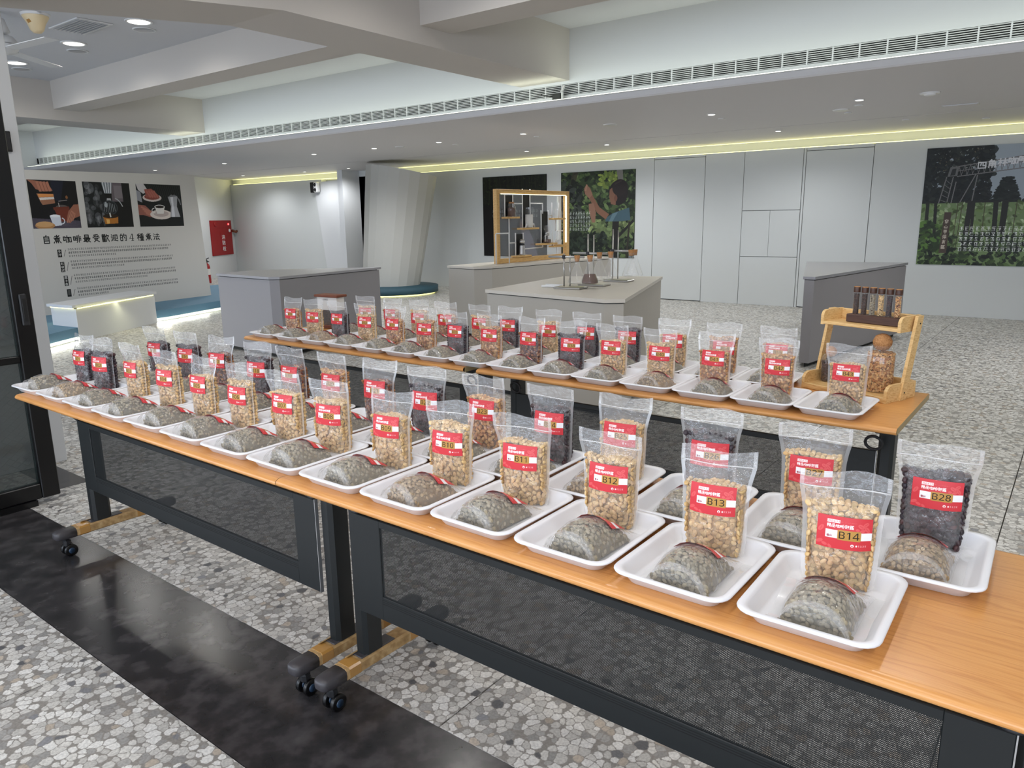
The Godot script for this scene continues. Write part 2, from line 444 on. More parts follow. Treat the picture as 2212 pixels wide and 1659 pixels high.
func make_materials():
	mat("white_paint", Color(0.84, 0.845, 0.85), 0.75, 0, 0.35)
	mat("beam_bounce_tint", Color(0.80, 0.775, 0.745), 0.8, 0, 0.3)  # beams' white, with the warm tint of bounced light put into the colour
	mat("ceiling_paint", Color(0.82, 0.82, 0.83), 0.8, 0, 0.3)
	mat("soffit_paint", Color(0.82, 0.81, 0.81), 0.55, 0, 0.4)
	mat("wall_grey", Color(0.80, 0.81, 0.805), 0.7, 0, 0.35)
	mat("seam_dark", Color(0.32, 0.32, 0.32), 0.9)
	var f := mat("terrazzo", Color(0.93, 0.93, 0.93), 0.38, 0, 0.45)
	f.albedo_texture = terrazzo_tex(1280, 52)
	f.uv1_triplanar = true; f.uv1_world_triplanar = true
	f.uv1_scale = Vector3.ONE / 1.5
	var b := mat("dark_band", Color(1, 1, 1), 0.22, 0, 0.5)
	b.albedo_texture = noise_tex(512, 0.022, 9, [[0.0, 0.35, 0.5, 0.62, 1.0], [Color(0.15, 0.15, 0.155), Color(0.185, 0.18, 0.185), Color(0.21, 0.20, 0.205), Color(0.245, 0.235, 0.24), Color(0.31, 0.30, 0.30)]], false, 4, 6)
	b.uv1_triplanar = true; b.uv1_world_triplanar = true
	b.uv1_scale = Vector3.ONE / 1.3
	mat("joint", Color(0.27, 0.25, 0.22), 0.7)
	var w := mat("table_wood", Color(1, 1, 1), 0.3, 0, 0.5)
	w.albedo_texture = wood_tex(768, 256, Color(0.86, 0.61, 0.345), Color(0.78, 0.515, 0.26), Color(0.895, 0.67, 0.42), 14.0, 3)
	w.uv1_triplanar = true
	w.uv1_scale = Vector3(1 / 0.9, 1 / 0.31, 1 / 0.31)
	w.clearcoat_enabled = true; w.clearcoat = 0.25; w.clearcoat_roughness = 0.25
	mat("table_edge", Color(0.66, 0.58, 0.42), 0.6)
	mat("black_metal", Color(0.10, 0.115, 0.12), 0.42, 0.0, 0.5)
	mat("black_plastic", Color(0.13, 0.13, 0.14), 0.5, 0.0, 0.5)
	mat("black_gloss", Color(0.03, 0.03, 0.035), 0.3)
	mat("cap_plastic", Color(0.27, 0.26, 0.27), 0.4)
	mat("hub_blue", Color(0.16, 0.24, 0.33), 0.35)
	mat("steel", Color(0.72, 0.71, 0.69), 0.28, 0.9)
	mat("bright_steel", Color(0.80, 0.80, 0.80), 0.3, 0.8)
	var cb := mat("cardboard", Color(1, 1, 1), 0.7)
	cb.albedo_texture = noise_tex(256, 0.02, 21, [[0.0, 0.5, 1.0], [Color(0.60, 0.47, 0.30), Color(0.70, 0.57, 0.38), Color(0.80, 0.68, 0.50)]])
	cb.uv1_triplanar = true; cb.uv1_scale = Vector3.ONE * 6
	mat("tape", Color(0.69, 0.51, 0.26), 0.2, 0, 0.6)
	mat("tray_white", Color(0.93, 0.93, 0.945), 0.28, 0, 0.5)
	var fm := mat("film", Color(1, 1, 1, 0.10), 0.1, 0, 0.6)
	fm.transparency = BaseMaterial3D.TRANSPARENCY_ALPHA
	fm.normal_enabled = true
	fm.normal_scale = 0.8
	fm.normal_texture = noise_tex(256, 0.016, 31, [], true, 10.0, 4)
	fm.uv1_scale = Vector3(1.0, 1.5, 1.0)
	var fh := mat("film_seal", Color(1, 1, 1, 0.26), 0.14, 0, 0.6)
	fh.transparency = BaseMaterial3D.TRANSPARENCY_ALPHA
	fh.normal_enabled = true; fh.normal_scale = 0.5; fh.normal_texture = fm.normal_texture
	var fd := mat("film_header", Color(1, 1, 1, 0.2), 0.1, 0, 0.8)
	fd.transparency = BaseMaterial3D.TRANSPARENCY_ALPHA
	fd.normal_enabled = true; fd.normal_scale = 1.2; fd.normal_texture = fm.normal_texture
	fd.uv1_scale = Vector3(2.0, 0.5, 1.0)
	var bn := mat("beans", Color(1, 1, 1), 0.5, 0, 0.4)
	bn.vertex_color_use_as_albedo = true
	var dk := mat("cherries", Color(1, 1, 1), 0.36, 0, 0.5)
	dk.vertex_color_use_as_albedo = true
	mat("blue_platform", Color(0.36, 0.52, 0.62), 0.6)
	mat("teal_platform", Color(0.20, 0.33, 0.38), 0.6)
	mat("counter_grey", Color(0.60, 0.59, 0.60), 0.55)
	mat("counter_top_grey", Color(0.66, 0.655, 0.67), 0.4)
	mat("counter_beige", Color(0.70, 0.68, 0.645), 0.6)
	mat("counter_top_beige", Color(0.80, 0.775, 0.735), 0.45)
	mat("plinth_grey", Color(0.55, 0.535, 0.54), 0.45, 0.1)
	mat("plinth_top", Color(0.62, 0.61, 0.62), 0.25, 0.5)
	mat("panel_cream", Color(0.83, 0.815, 0.79), 0.65)
	mat("cone_paint", Color(0.76, 0.755, 0.73), 0.65)
	mat("fire_red", Color(0.60, 0.04, 0.06), 0.35)
	mat("white_plastic", Color(0.88, 0.88, 0.88), 0.4)
	mat("cream_plastic", Color(0.90, 0.82, 0.66), 0.35)
	mat("grille_dark", Color(0.16, 0.165, 0.16), 0.9)
	mat("ring_metal", Color(0.75, 0.75, 0.76), 0.3, 0.5)
	var pw := mat("pine", Color(1, 1, 1), 0.5)
	pw.albedo_texture = wood_tex(384, 128, Color(0.90, 0.75, 0.51), Color(0.76, 0.55, 0.30), Color(0.95, 0.84, 0.64), 7.0, 13, 1.6)
	pw.uv1_triplanar = true; pw.uv1_scale = Vector3(4, 9, 9)
	var oak := mat("oak_frame", Color(0.95, 0.93, 0.88), 0.5)
	oak.albedo_texture = pw.albedo_texture
	oak.uv1_triplanar = true; oak.uv1_scale = Vector3(2, 6, 6)
	var wn := mat("walnut", Color(1, 1, 1), 0.45)
	wn.albedo_texture = wood_tex(256, 128, Color(0.30, 0.19, 0.14), Color(0.20, 0.12, 0.09), Color(0.38, 0.25, 0.18), 8.0, 17)
	wn.uv1_triplanar = true; wn.uv1_scale = Vector3(5, 12, 12)
	var ck := mat("cork", Color(1, 1, 1), 0.85)
	ck.albedo_texture = noise_tex(128, 0.08, 41, [[0.0, 0.5, 1.0], [Color(0.52, 0.34, 0.19), Color(0.70, 0.50, 0.31), Color(0.80, 0.61, 0.42)]])
	ck.uv1_triplanar = true; ck.uv1_scale = Vector3.ONE * 14
	mat("red_wood", Color(0.45, 0.24, 0.15), 0.5)
	var gl := mat("clear_glass", Color(1, 1, 1, 0.04), 0.04, 0, 0.6)
	gl.transparency = BaseMaterial3D.TRANSPARENCY_ALPHA
	var gd := mat("wired_glass", Color(0.20, 0.24, 0.235, 0.62), 0.08, 0, 0.5)
	gd.transparency = BaseMaterial3D.TRANSPARENCY_ALPHA
	mat("wire", Color(0.30, 0.31, 0.30), 0.4, 0.5)
	mat("card_white", Color(0.88, 0.87, 0.85), 0.6)
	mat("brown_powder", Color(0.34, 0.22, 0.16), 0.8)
	mat("ink", Color(0.05, 0.05, 0.05), 0.6)
	glow("led_warm", Color(1.0, 0.98, 0.62), 1.6)
	glow("led_cool", Color(0.98, 1.0, 0.90), 1.7)
	glow("lamp_face", Color(1.0, 0.99, 0.95), 3.0)
	glow("window_glow", Color(0.88, 0.93, 1.0), 1.2)
	glow("led_red", Color(1.0, 0.1, 0.15), 1.5)

# ------------------------------------------------------------------ the flat prints
func printed(called: String, p: Pic, rough := 0.45) -> StandardMaterial3D:
	var m := mat(called, Color(1, 1, 1), rough, 0, 0.4)
	m.albedo_texture = p.texture()
	m.texture_repeat = false
	return m
func foliage(p: Pic, x0: float, y0: float, x1: float, y1: float, n: int, size: float, cols: Array, flat := 0.5):
	for i in n:
		var c: Color = cols[rng.randi() % cols.size()]
		c = c * rng.randf_range(0.75, 1.25)
		c.a = 0.85
		var s := size * rng.randf_range(0.5, 1.4)
		p.oval(rng.randf_range(x0, x1), rng.randf_range(y0, y1), s, s * flat, c, rng.randf_range(-1.2, 1.2))
func paint_jug() -> Pic:
	var p := Pic.new(256, 236, Color(0.07, 0.07, 0.085))
	p.poly([Vector2(120, 0), Vector2(190, 0), Vector2(160, 110), Vector2(120, 90)], Color(0.11, 0.12, 0.18))
	p.poly([Vector2(0, 185), Vector2(256, 200), Vector2(256, 236), Vector2(0, 236)], Color(0.30, 0.28, 0.33))
	for i in 90: p.line(Vector2(rng.randf_range(0, 250), rng.randf_range(190, 236)), Vector2(rng.randf_range(0, 250), rng.randf_range(200, 236)), 1.2, Color(0.42, 0.38, 0.44, 0.35))
	var skin := Color(0.62, 0.40, 0.32)
	p.poly([Vector2(0, 0), Vector2(60, 6), Vector2(104, 12), Vector2(126, 50), Vector2(104, 60), Vector2(40, 46), Vector2(22, 18)], skin)
	for i in 4: p.line(Vector2(52 + i * 17, 12), Vector2(62 + i * 17, 54), 13, Color(0.70, 0.47, 0.38))
	for i in 3: p.line(Vector2(60 + i * 17, 14), Vector2(70 + i * 17, 54), 2, Color(0.45, 0.27, 0.21))
	p.poly([Vector2(44, 58), Vector2(124, 54), Vector2(128, 68), Vector2(50, 72)], Color(0.09, 0.08, 0.08))
	p.poly([Vector2(40, 66), Vector2(128, 66), Vector2(130, 112), Vector2(64, 122), Vector2(54, 104)], Color(0.62, 0.43, 0.33))
	p.poly([Vector2(46, 68), Vector2(126, 68), Vector2(128, 80), Vector2(50, 84)], Color(0.86, 0.57, 0.32))
	p.poly([Vector2(50, 86), Vector2(128, 82), Vector2(129, 92), Vector2(54, 98)], Color(0.88, 0.85, 0.83))
	p.oval(164, 132, 34, 12, Color(0.36, 0.33, 0.32)); p.line(Vector2(148, 112), Vector2(150, 132), 5, Color(0.7, 0.68, 0.66)); p.line(Vector2(150, 102), Vector2(196, 96), 3, Color(0.65, 0.62, 0.6)); p.oval(196, 82, 7, 9, Color(0.55, 0.36, 0.22))
	p.poly([Vector2(116, 132), Vector2(202, 128), Vector2(204, 142), Vector2(118, 146)], Color(0.43, 0.20, 0.14)); p.poly([Vector2(122, 146), Vector2(200, 142), Vector2(186, 200), Vector2(142, 204)], Color(0.46, 0.20, 0.14))
	p.poly([Vector2(256, 116), Vector2(228, 118), Vector2(196, 150), Vector2(186, 176), Vector2(178, 204), Vector2(196, 212), Vector2(226, 186), Vector2(256, 176)], skin)
	for i in 4: p.line(Vector2(214 + i * 5, 152 + i * 4), Vector2(182 + i * 10, 206 - i * 3), 8, Color(0.72, 0.49, 0.40))
	for i in 3: p.line(Vector2(212 + i * 6, 158 + i * 4), Vector2(188 + i * 10, 206 - i * 3), 1.6, Color(0.42, 0.25, 0.2))
	p.poly([Vector2(92, 176), Vector2(148, 172), Vector2(150, 222), Vector2(106, 226)], Color(0.86, 0.88, 0.92)); p.oval(120, 175, 28, 7, Color(0.95, 0.96, 0.98))
	for i in 10:
		var a := -1.2 + i * 0.3
		p.line(Vector2(150 + 18 * cos(a), 200 + 15 * sin(a)), Vector2(150 + 18 * cos(a + 0.3), 200 + 15 * sin(a + 0.3)), 5, Color(0.88, 0.89, 0.92))
	p.oval(62, 222, 52, 18, Color(0.72, 0.53, 0.34)); p.oval(60, 216, 46, 14, Color(0.82, 0.64, 0.44))
	return p
func paint_siphon() -> Pic:
	var p := Pic.new(256, 218, Color(0.09, 0.10, 0.11))
	for i in 46:
		var b := rng.randf_range(0.35, 0.8)
		p.oval(rng.randf_range(6, 96), rng.randf_range(8, 190), rng.randf_range(6, 18), rng.randf_range(8, 26), Color(b, b, b * 1.03, 0.35))
	p.rect(150, 0, 230, 92, Color(0.42, 0.38, 0.40)); p.rect(166, 14, 214, 76, Color(0.58, 0.55, 0.56, 0.6)); p.rect(212, 0, 256, 218, Color(0.07, 0.075, 0.08))
	p.rect(150, 96, 256, 218, Color(0.06, 0.06, 0.065))
	p.poly([Vector2(100, 0), Vector2(160, 0), Vector2(150, 54), Vector2(112, 54)], Color(0.52, 0.54, 0.56))
	for i in 4: p.line(Vector2(108 + i * 15, 0), Vector2(114 + i * 11, 50), 4, Color(0.90, 0.91, 0.92))
	p.poly([Vector2(110, 54), Vector2(152, 54), Vector2(144, 76), Vector2(118, 76)], Color(0.07, 0.07, 0.07))
	p.poly([Vector2(122, 76), Vector2(142, 76), Vector2(146, 92), Vector2(118, 92)], Color(0.72, 0.72, 0.73))
	p.oval(132, 122, 44, 36, Color(0.24, 0.25, 0.27)); p.oval(132, 122, 39, 31, Color(0.13, 0.14, 0.15))
	for i in 7: p.line(Vector2(104 + i * 9, 98 + absf(i - 3) * 3), Vector2(100 + i * 10, 148 - absf(i - 3) * 3), 2, Color(0.82, 0.84, 0.86, 0.8))
	p.oval(112, 108, 8, 14, Color(0.9, 0.92, 0.94, 0.7))
	for i in 6: p.line(Vector2(168 + i * 6, 78 + i * i), Vector2(174 + i * 6, 79 + (i + 1) * (i + 1)), 5, Color(0.7, 0.71, 0.72))
	p.poly([Vector2(88, 164), Vector2(172, 164), Vector2(168, 200), Vector2(96, 202)], Color(0.72, 0.46, 0.18)); p.oval(130, 164, 42, 10, Color(0.16, 0.10, 0.05)); p.poly([Vector2(104, 178), Vector2(122, 180), Vector2(122, 200), Vector2(106, 200)], Color(0.95, 0.74, 0.40))
	p.line(Vector2(128, 150), Vector2(130, 166), 8, Color(0.85, 0.85, 0.82))
	return p
func paint_cup() -> Pic:
	var p := Pic.new(256, 206, Color(0.075, 0.085, 0.095))
	for i in 26: p.line(Vector2(60 + i * 12, 0), Vector2(20 + i * 12, 80), 3, Color(0.17, 0.20, 0.20, 0.8))
	p.poly([Vector2(0, 0), Vector2(44, 0), Vector2(66, 34), Vector2(36, 48), Vector2(10, 30)], Color(0.82, 0.80, 0.80)); p.poly([Vector2(0, 30), Vector2(22, 40), Vector2(26, 90), Vector2(0, 80)], Color(0.6, 0.6, 0.63))
	p.oval(84, 66, 54, 19, Color(0.86, 0.80, 0.78)); p.oval(84, 62, 44, 14, Color(0.55, 0.28, 0.24))
	p.poly([Vector2(44, 26), Vector2(84, 22), Vector2(126, 56), Vector2(110, 66), Vector2(52, 64)], Color(0.62, 0.34, 0.30))
	for i in 4: p.line(Vector2(56 + i * 14, 34), Vector2(74 + i * 14, 62), 9, Color(0.70, 0.41, 0.36))
	p.poly([Vector2(0, 100), Vector2(40, 104), Vector2(72, 132), Vector2(92, 160), Vector2(60, 160), Vector2(24, 150), Vector2(0, 150)], Color(0.60, 0.37, 0.32))
	for i in 4: p.line(Vector2(18 + i * 8, 112 + i * 10), Vector2(72 + i * 6, 136 + i * 8), 9, Color(0.72, 0.47, 0.40))
	p.oval(126, 148, 64, 24, Color(0.88, 0.83, 0.80)); p.oval(126, 144, 44, 15, Color(0.74, 0.68, 0.66)); p.poly([Vector2(92, 110), Vector2(150, 110), Vector2(140, 144), Vector2(104, 144)], Color(0.91, 0.89, 0.87)); p.oval(121, 110, 30, 10, Color(0.95, 0.94, 0.92)); p.oval(121, 110, 25, 7, Color(0.10, 0.06, 0.04))
	for i in 8:
		var a := 1.4 + i * 0.4
		p.line(Vector2(90 + 15 * cos(a), 128 + 11 * sin(a)), Vector2(90 + 15 * cos(a + 0.4), 128 + 11 * sin(a + 0.4)), 4, Color(0.9, 0.88, 0.86))
	p.poly([Vector2(176, 62), Vector2(232, 56), Vector2(224, 108), Vector2(188, 108)], Color(0.66, 0.66, 0.68)); p.poly([Vector2(188, 108), Vector2(224, 108), Vector2(238, 160), Vector2(178, 160)], Color(0.70, 0.70, 0.72))
	p.poly([Vector2(190, 62), Vector2(206, 60), Vector2(204, 108), Vector2(194, 108)], Color(0.86, 0.86, 0.88)); p.poly([Vector2(192, 108), Vector2(206, 108), Vector2(206, 160), Vector2(188, 160)], Color(0.88, 0.88, 0.90)); p.poly([Vector2(172, 62), Vector2(204, 44), Vector2(234, 56)], Color(0.45, 0.45, 0.47)); p.oval(206, 44, 8, 7, Color(0.08, 0.08, 0.09))
	for i in 5: p.line(Vector2(232 + i * 3, 62 + i * 3), Vector2(235 + i * 3, 66 + i * 8), 5, Color(0.5, 0.5, 0.52))
	return p
func paint_panel() -> Pic:     # lettering of the big cream panel; 400 pixels to the metre, 3.15 m by 2.05 m
	var p := Pic.new(1260, 820, Color(0.835, 0.82, 0.795))
	var ink := Color(0.09, 0.09, 0.09)
	han(p, "zi zhu ka fei zui shou huan ying de 4 zhong zhu fa", 123, 362, 46, Vector2(63.8, 0.3), 5.6, ink, 1.1)
	var rows := [["hand chong", 448, 203, 46], ["hong xi shi", 522, 210, 62], ["mo qia hu", 607, 220, 62], ["", 690, 228, 46]]
	var ends := [[1020, 1000, 590], [1033, 1010, 640], [1030, 1034, 800], [1044, 1040, 500]]
	var k := 0
	for r in rows:
		var y: float = r[1]
		var x: float = r[2]
		var tall: float = r[3]
		p.rect(x, y, x + 26, y + tall, ink)
		var words: PackedStringArray = r[0].split(" ", false)
		for i in words.size(): p.glyph(HAN[words[i]], x + 4, y + 3 + i * 20, 18, 16, 2.0, Color(0.85, 0.84, 0.82))
		if words.is_empty(): p.rect(x + 5, y + 4, x + 21, y + 36, Color(0.6, 0.6, 0.58, 0.5))
		p.line(Vector2(x + 38, y + tall * 0.9), Vector2(x + 53, y + 4), 2.2, ink)
		for i in 3: small_print(p, x + 67 + i * 2, y - 5 + i * 20.5, ends[k][i], 12.5, Color(0.17, 0.17, 0.17))
		k += 1
	return p
func paint_woods() -> Pic:     # dark plantation with a woman in a pale hood
	var p := Pic.new(384, 384, Color(0.07, 0.075, 0.06))
	for i in 90:
		var x := rng.randf_range(0, 384)
		p.line(Vector2(x, 0), Vector2(x + rng.randf_range(-14, 14), 130), rng.randf_range(1, 3), Color(0.16, 0.19, 0.10, 0.6))
	foliage(p, 0, 0, 384, 130, 260, 5, [Color(0.10, 0.12, 0.06), Color(0.16, 0.20, 0.10), Color(0.06, 0.07, 0.05)])
	p.rect(0, 140, 384, 384, Color(0.075, 0.07, 0.07))
	for r in 2: small_print(p, 60, 160 + r * 22, 330, 13, Color(0.62, 0.63, 0.62))
	p.poly([Vector2(236, 262), Vector2(276, 246), Vector2(300, 290), Vector2(336, 384), Vector2(222, 384)], Color(0.34, 0.32, 0.37))
	p.oval(252, 232, 28, 34, Color(0.30, 0.27, 0.28)); p.oval(248, 236, 20, 26, Color(0.44, 0.36, 0.35)); p.line(Vector2(240, 246), Vector2(252, 247), 4, Color(0.28, 0.16, 0.16)); p.line(Vector2(236, 230), Vector2(242, 230), 3, Color(0.16, 0.12, 0.12)); p.line(Vector2(252, 230), Vector2(258, 230), 3, Color(0.16, 0.12, 0.12))
	return p
func paint_child() -> Pic:     # a boy reaching up among coffee trees
	var p := Pic.new(420, 424, Color(0.13, 0.17, 0.10))
	foliage(p, 0, 0, 420, 220, 520, 15, [Color(0.16, 0.22, 0.12), Color(0.24, 0.31, 0.17), Color(0.08, 0.10, 0.06), Color(0.36, 0.43, 0.26)])
	foliage(p, 220, 10, 320, 80, 40, 14, [Color(0.52, 0.58, 0.26), Color(0.42, 0.50, 0.22)])
	p.poly([Vector2(70, 0), Vector2(104, 0), Vector2(60, 120), Vector2(36, 120)], Color(0.24, 0.21, 0.17, 0.8)); p.poly([Vector2(318, 0), Vector2(352, 0), Vector2(356, 60), Vector2(330, 60)], Color(0.45, 0.44, 0.42))
	foliage(p, 0, 60, 120, 240, 70, 22, [Color(0.05, 0.06, 0.05), Color(0.08, 0.10, 0.07), Color(0.22, 0.24, 0.22)])
	p.rect(0, 240, 420, 424, Color(0.15, 0.19, 0.12))
	foliage(p, 0, 240, 420, 424, 620, 12, [Color(0.10, 0.13, 0.08), Color(0.20, 0.26, 0.14), Color(0.06, 0.07, 0.05), Color(0.30, 0.36, 0.22)])
	foliage(p, 170, 240, 420, 330, 90, 18, [Color(0.42, 0.47, 0.30), Color(0.36, 0.42, 0.27)])
	foliage(p, 40, 300, 260, 424, 180, 14, [Color(0.05, 0.07, 0.05), Color(0.09, 0.12, 0.08), Color(0.14, 0.18, 0.14)])
	p.poly([Vector2(300, 244), Vector2(336, 244), Vector2(326, 424), Vector2(296, 424)], Color(0.10, 0.09, 0.08)); p.line(Vector2(322, 330), Vector2(412, 244), 13, Color(0.11, 0.10, 0.09)); p.line(Vector2(392, 250), Vector2(380, 424), 10, Color(0.16, 0.15, 0.11))
	var skin := Color(0.46, 0.32, 0.25)
	p.poly([Vector2(258, 232), Vector2(300, 206), Vector2(390, 180), Vector2(398, 240), Vector2(340, 246), Vector2(262, 246)], Color(0.23, 0.32, 0.36)); p.poly([Vector2(300, 208), Vector2(330, 200), Vector2(300, 246), Vector2(280, 246)], Color(0.33, 0.42, 0.46))
	p.poly([Vector2(280, 210), Vector2(262, 236), Vector2(214, 204), Vector2(164, 128), Vector2(182, 110), Vector2(226, 176)], skin)
	p.poly([Vector2(136, 84), Vector2(150, 62), Vector2(172, 82), Vector2(186, 112), Vector2(166, 132), Vector2(142, 108)], Color(0.52, 0.38, 0.31)); p.line(Vector2(152, 66), Vector2(146, 92), 9, Color(0.60, 0.45, 0.37))
	p.poly([Vector2(164, 158), Vector2(192, 154), Vector2(206, 200), Vector2(202, 250), Vector2(184, 250), Vector2(166, 192)], Color(0.50, 0.37, 0.30))
	p.oval(330, 108, 52, 60, Color(0.10, 0.07, 0.07)); p.poly([Vector2(282, 92), Vector2(300, 80), Vector2(320, 120), Vector2(316, 168), Vector2(290, 162), Vector2(280, 128)], skin); p.oval(316, 134, 9, 15, Color(0.40, 0.26, 0.2)); p.oval(338, 84, 42, 40, Color(0.12, 0.085, 0.08)); p.line(Vector2(312, 66), Vector2(344, 52), 7, Color(0.24, 0.18, 0.18, 0.6))
	for r in 5: small_print(p, 22, 196 + r * 20, 166, 14, Color(0.74, 0.76, 0.74))
	return p
func paint_estate() -> Pic:    # the farm's steel gate sign before tall trees, and its woodland below
	var p := Pic.new(900, 480, Color(0.20, 0.22, 0.21))
	p.rect(0, 0, 900, 225, Color(0.60, 0.64, 0.68))
	foliage(p, -20, -10, 240, 225, 800, 15, [Color(0.09, 0.11, 0.11), Color(0.13, 0.15, 0.13), Color(0.06, 0.07, 0.07)])
	foliage(p, 30, 10, 210, 100, 70, 3, [Color(0.5, 0.52, 0.5), Color(0.36, 0.33, 0.26)])
	for t in [[300, 70, 56], [410, 40, 60], [520, 20, 80], [640, 30, 90], [760, 10, 90], [860, 0, 80]]:
		for i in 240:
			var v := rng.randf()
			p.oval(t[0] + rng.randf_range(-1, 1) * t[2] * (0.25 + v * 0.6), lerpf(t[1] + 60, 225, v), 11, 5, Color(0.10, 0.12, 0.11) * rng.randf_range(0.7, 1.4), rng.randf_range(-0.4, 0.4))
	p.rect(0, 215, 300, 225, Color(0.10, 0.11, 0.10))
	var steel := Color(0.45, 0.44, 0.44)
	for q in [[Vector2(82, 120), Vector2(62, 225)], [Vector2(106, 120), Vector2(92, 225)], [Vector2(118, 140), Vector2(108, 225)], [Vector2(186, 112), Vector2(140, 222)], [Vector2(192, 116), Vector2(182, 222)]]: p.line(q[0], q[1], 4, steel)
	for i in 5: p.line(Vector2(80 - i * 4, 130 + i * 20), Vector2(100 - i * 3, 148 + i * 18), 2, steel)
	p.poly([Vector2(84, 118), Vector2(92, 80), Vector2(124, 76), Vector2(120, 116)], Color(0.40, 0.40, 0.40)); p.poly([Vector2(94, 114), Vector2(100, 88), Vector2(114, 86), Vector2(112, 112)], Color(0.14, 0.15, 0.15))
	p.line(Vector2(124, 78), Vector2(900, -30), 4, steel); p.line(Vector2(122, 96), Vector2(900, 6), 3, steel); p.line(Vector2(120, 118), Vector2(900, 34), 4, steel)
	for i in 40: p.line(Vector2(124 + i * 20, 78 - i * 2.8), Vector2(134 + i * 20, 114 - i * 2.1), 2, steel); 
	for i in 40: p.line(Vector2(134 + i * 20, 114 - i * 2.1), Vector2(144 + i * 20, 75 - i * 2.8), 2, steel)
	han(p, "four jiao lin ka fei zhuang", 188, 62, 30, Vector2(35, -4.6), 4.4, Color(0.84, 0.84, 0.85), 1.05)
	p.rect(0, 225, 900, 480, Color(0.42, 0.50, 0.33))
	foliage(p, 0, 225, 900, 380, 700, 10, [Color(0.50, 0.57, 0.40), Color(0.37, 0.45, 0.26), Color(0.60, 0.66, 0.52), Color(0.27, 0.33, 0.18)])
	for x in [22, 52, 178, 190, 268, 300, 420, 560, 700]: p.line(Vector2(x, 225), Vector2(x + rng.randf_range(-14, 8), 400), rng.randf_range(8, 26), Color(0.13, 0.13, 0.11))
	for x in [134, 150, 230, 340, 480, 620]: p.line(Vector2(x, 225), Vector2(x + rng.randf_range(-14, 8), 420), 3, Color(0.28, 0.27, 0.18))
	foliage(p, 0, 350, 900, 480, 900, 12, [Color(0.10, 0.14, 0.09), Color(0.17, 0.23, 0.13), Color(0.06, 0.08, 0.06), Color(0.28, 0.36, 0.20)])
	foliage(p, 0, 300, 90, 420, 60, 16, [Color(0.30, 0.42, 0.18), Color(0.14, 0.2, 0.1)])
	p.poly([Vector2(88, 262), Vector2(114, 262), Vector2(110, 430), Vector2(82, 430)], Color(0.27, 0.22, 0.19))
	var k := 0
	for w in ["chuan", "shan", "jia", "bao", "yu", "qu"]:
		p.glyph(HAN[w], 92 - k * 0.8, 292 + k * 21, 15, 16, 2.2, Color(0.72, 0.68, 0.62)); k += 1
	for r in 5: small_print(p, 150, 322 + r * 21, 700, 17, Color(0.90, 0.91, 0.90))
	return p

const COLS := 8
func make_labels() -> ImageTexture:      # one sheet with the red sticker of every pouch
	var cw := 256; var chh := 168
	var p := Pic.new(cw, chh, Color(0.835, 0.235, 0.265))
	var pale := Color(0.90, 0.40, 0.40, 0.75)
	for q in [[205, 40, 16, 10, 0.5], [226, 30, 14, 9, -0.6], [232, 54, 15, 9, 0.9], [212, 62, 13, 8, -0.4], [190, 58, 10, 7, 0.2], [242, 74, 12, 7, 0.3], [20, 70, 10, 20, 0.6], [40, 150, 14, 8, 0.3], [16, 140, 18, 9, -0.5], [66, 158, 12, 7, 0.8]]:
		p.oval(q[0], q[1], q[2], q[3], pale, q[4])
	for q in [[205, 40, 0.5], [226, 30, -0.6], [232, 54, 0.9], [20, 70, 1.9]]: p.line(Vector2(q[0], q[1]) + Vector2(-9, 0).rotated(q[2]), Vector2(q[0], q[1]) + Vector2(9, 0).rotated(q[2]), 2, Color(0.835, 0.235, 0.265))
	p.rect(47, 18, 107, 34, Color(0.98, 0.93, 0.92))
	p.latin("2021", 51, 21, 10, Color(0.82, 0.25, 0.27))
	small_print(p, 79, 21, 105, 9, Color(0.82, 0.25, 0.27))
	small_print(p, 112, 24, 180, 5, Color(0.93, 0.55, 0.52))
	han(p, "jing pin ka fei ping jian", 46, 38, 19, Vector2(21.2, 0), 2.3, Color(0.99, 0.96, 0.95), 1.0)
	p.rect(42, 70, 106, 112, Color(0.97, 0.96, 0.97)); p.rect(206, 72, 256, 112, Color(0.97, 0.97, 0.98))
	p.glyph(HAN["zhong"], 48, 95, 11, 12, 1.5, Color(0.6, 0.25, 0.28)); p.glyph(HAN["lin"], 62, 95, 11, 12, 1.5, Color(0.6, 0.25, 0.28))
	p.oval(170, 142, 8, 8, Color(0.98, 0.94, 0.93)); p.oval(170, 144, 3.4, 4.6, Color(0.83, 0.24, 0.27))
	p.oval(189, 142, 4, 5, Color(0.98, 0.94, 0.93)); small_print(p, 196, 137, 236, 9, Color(0.98, 0.92, 0.92))
	p.rect(98, 66, 207, 118, Color(0.745, 0.56, 0.27))
	for q in [[98, 66], [204, 66], [98, 115], [204, 115]]: p.rect(q[0], q[1], q[0] + 3, q[1] + 3, Color(0.835, 0.235, 0.265) if q[1] > 100 or q[1] < 70 else Color.WHITE)
	var base := p.image()
	var all := Image.create(2048, 2048, false, Image.FORMAT_RGB8)
	all.fill(Color(0.835, 0.235, 0.265))
	for i in 56:
		var c := Pic.new(109, 52, Color(0.745, 0.56, 0.27))
		c.latin("B%02d" % i, 8, 8, 36, Color(0.05, 0.04, 0.03), "Droid Sans", 1.16)
		var at := Vector2i((i % COLS) * cw, (i / COLS) * chh)
		all.blit_rect(base, Rect2i(0, 0, cw, chh), at)
		all.blit_rect(c.image(), Rect2i(3, 3, 103, 46), at + Vector2i(101, 69))
	return ImageTexture.create_from_image(all)
func label_uv(i: int, u: float, v: float) -> Vector2:
	return Vector2(((i % COLS) + 0.004 + u * 0.992) * 256.0 / 2048.0, ((i / COLS) + 0.006 + v * 0.988) * 168.0 / 2048.0)

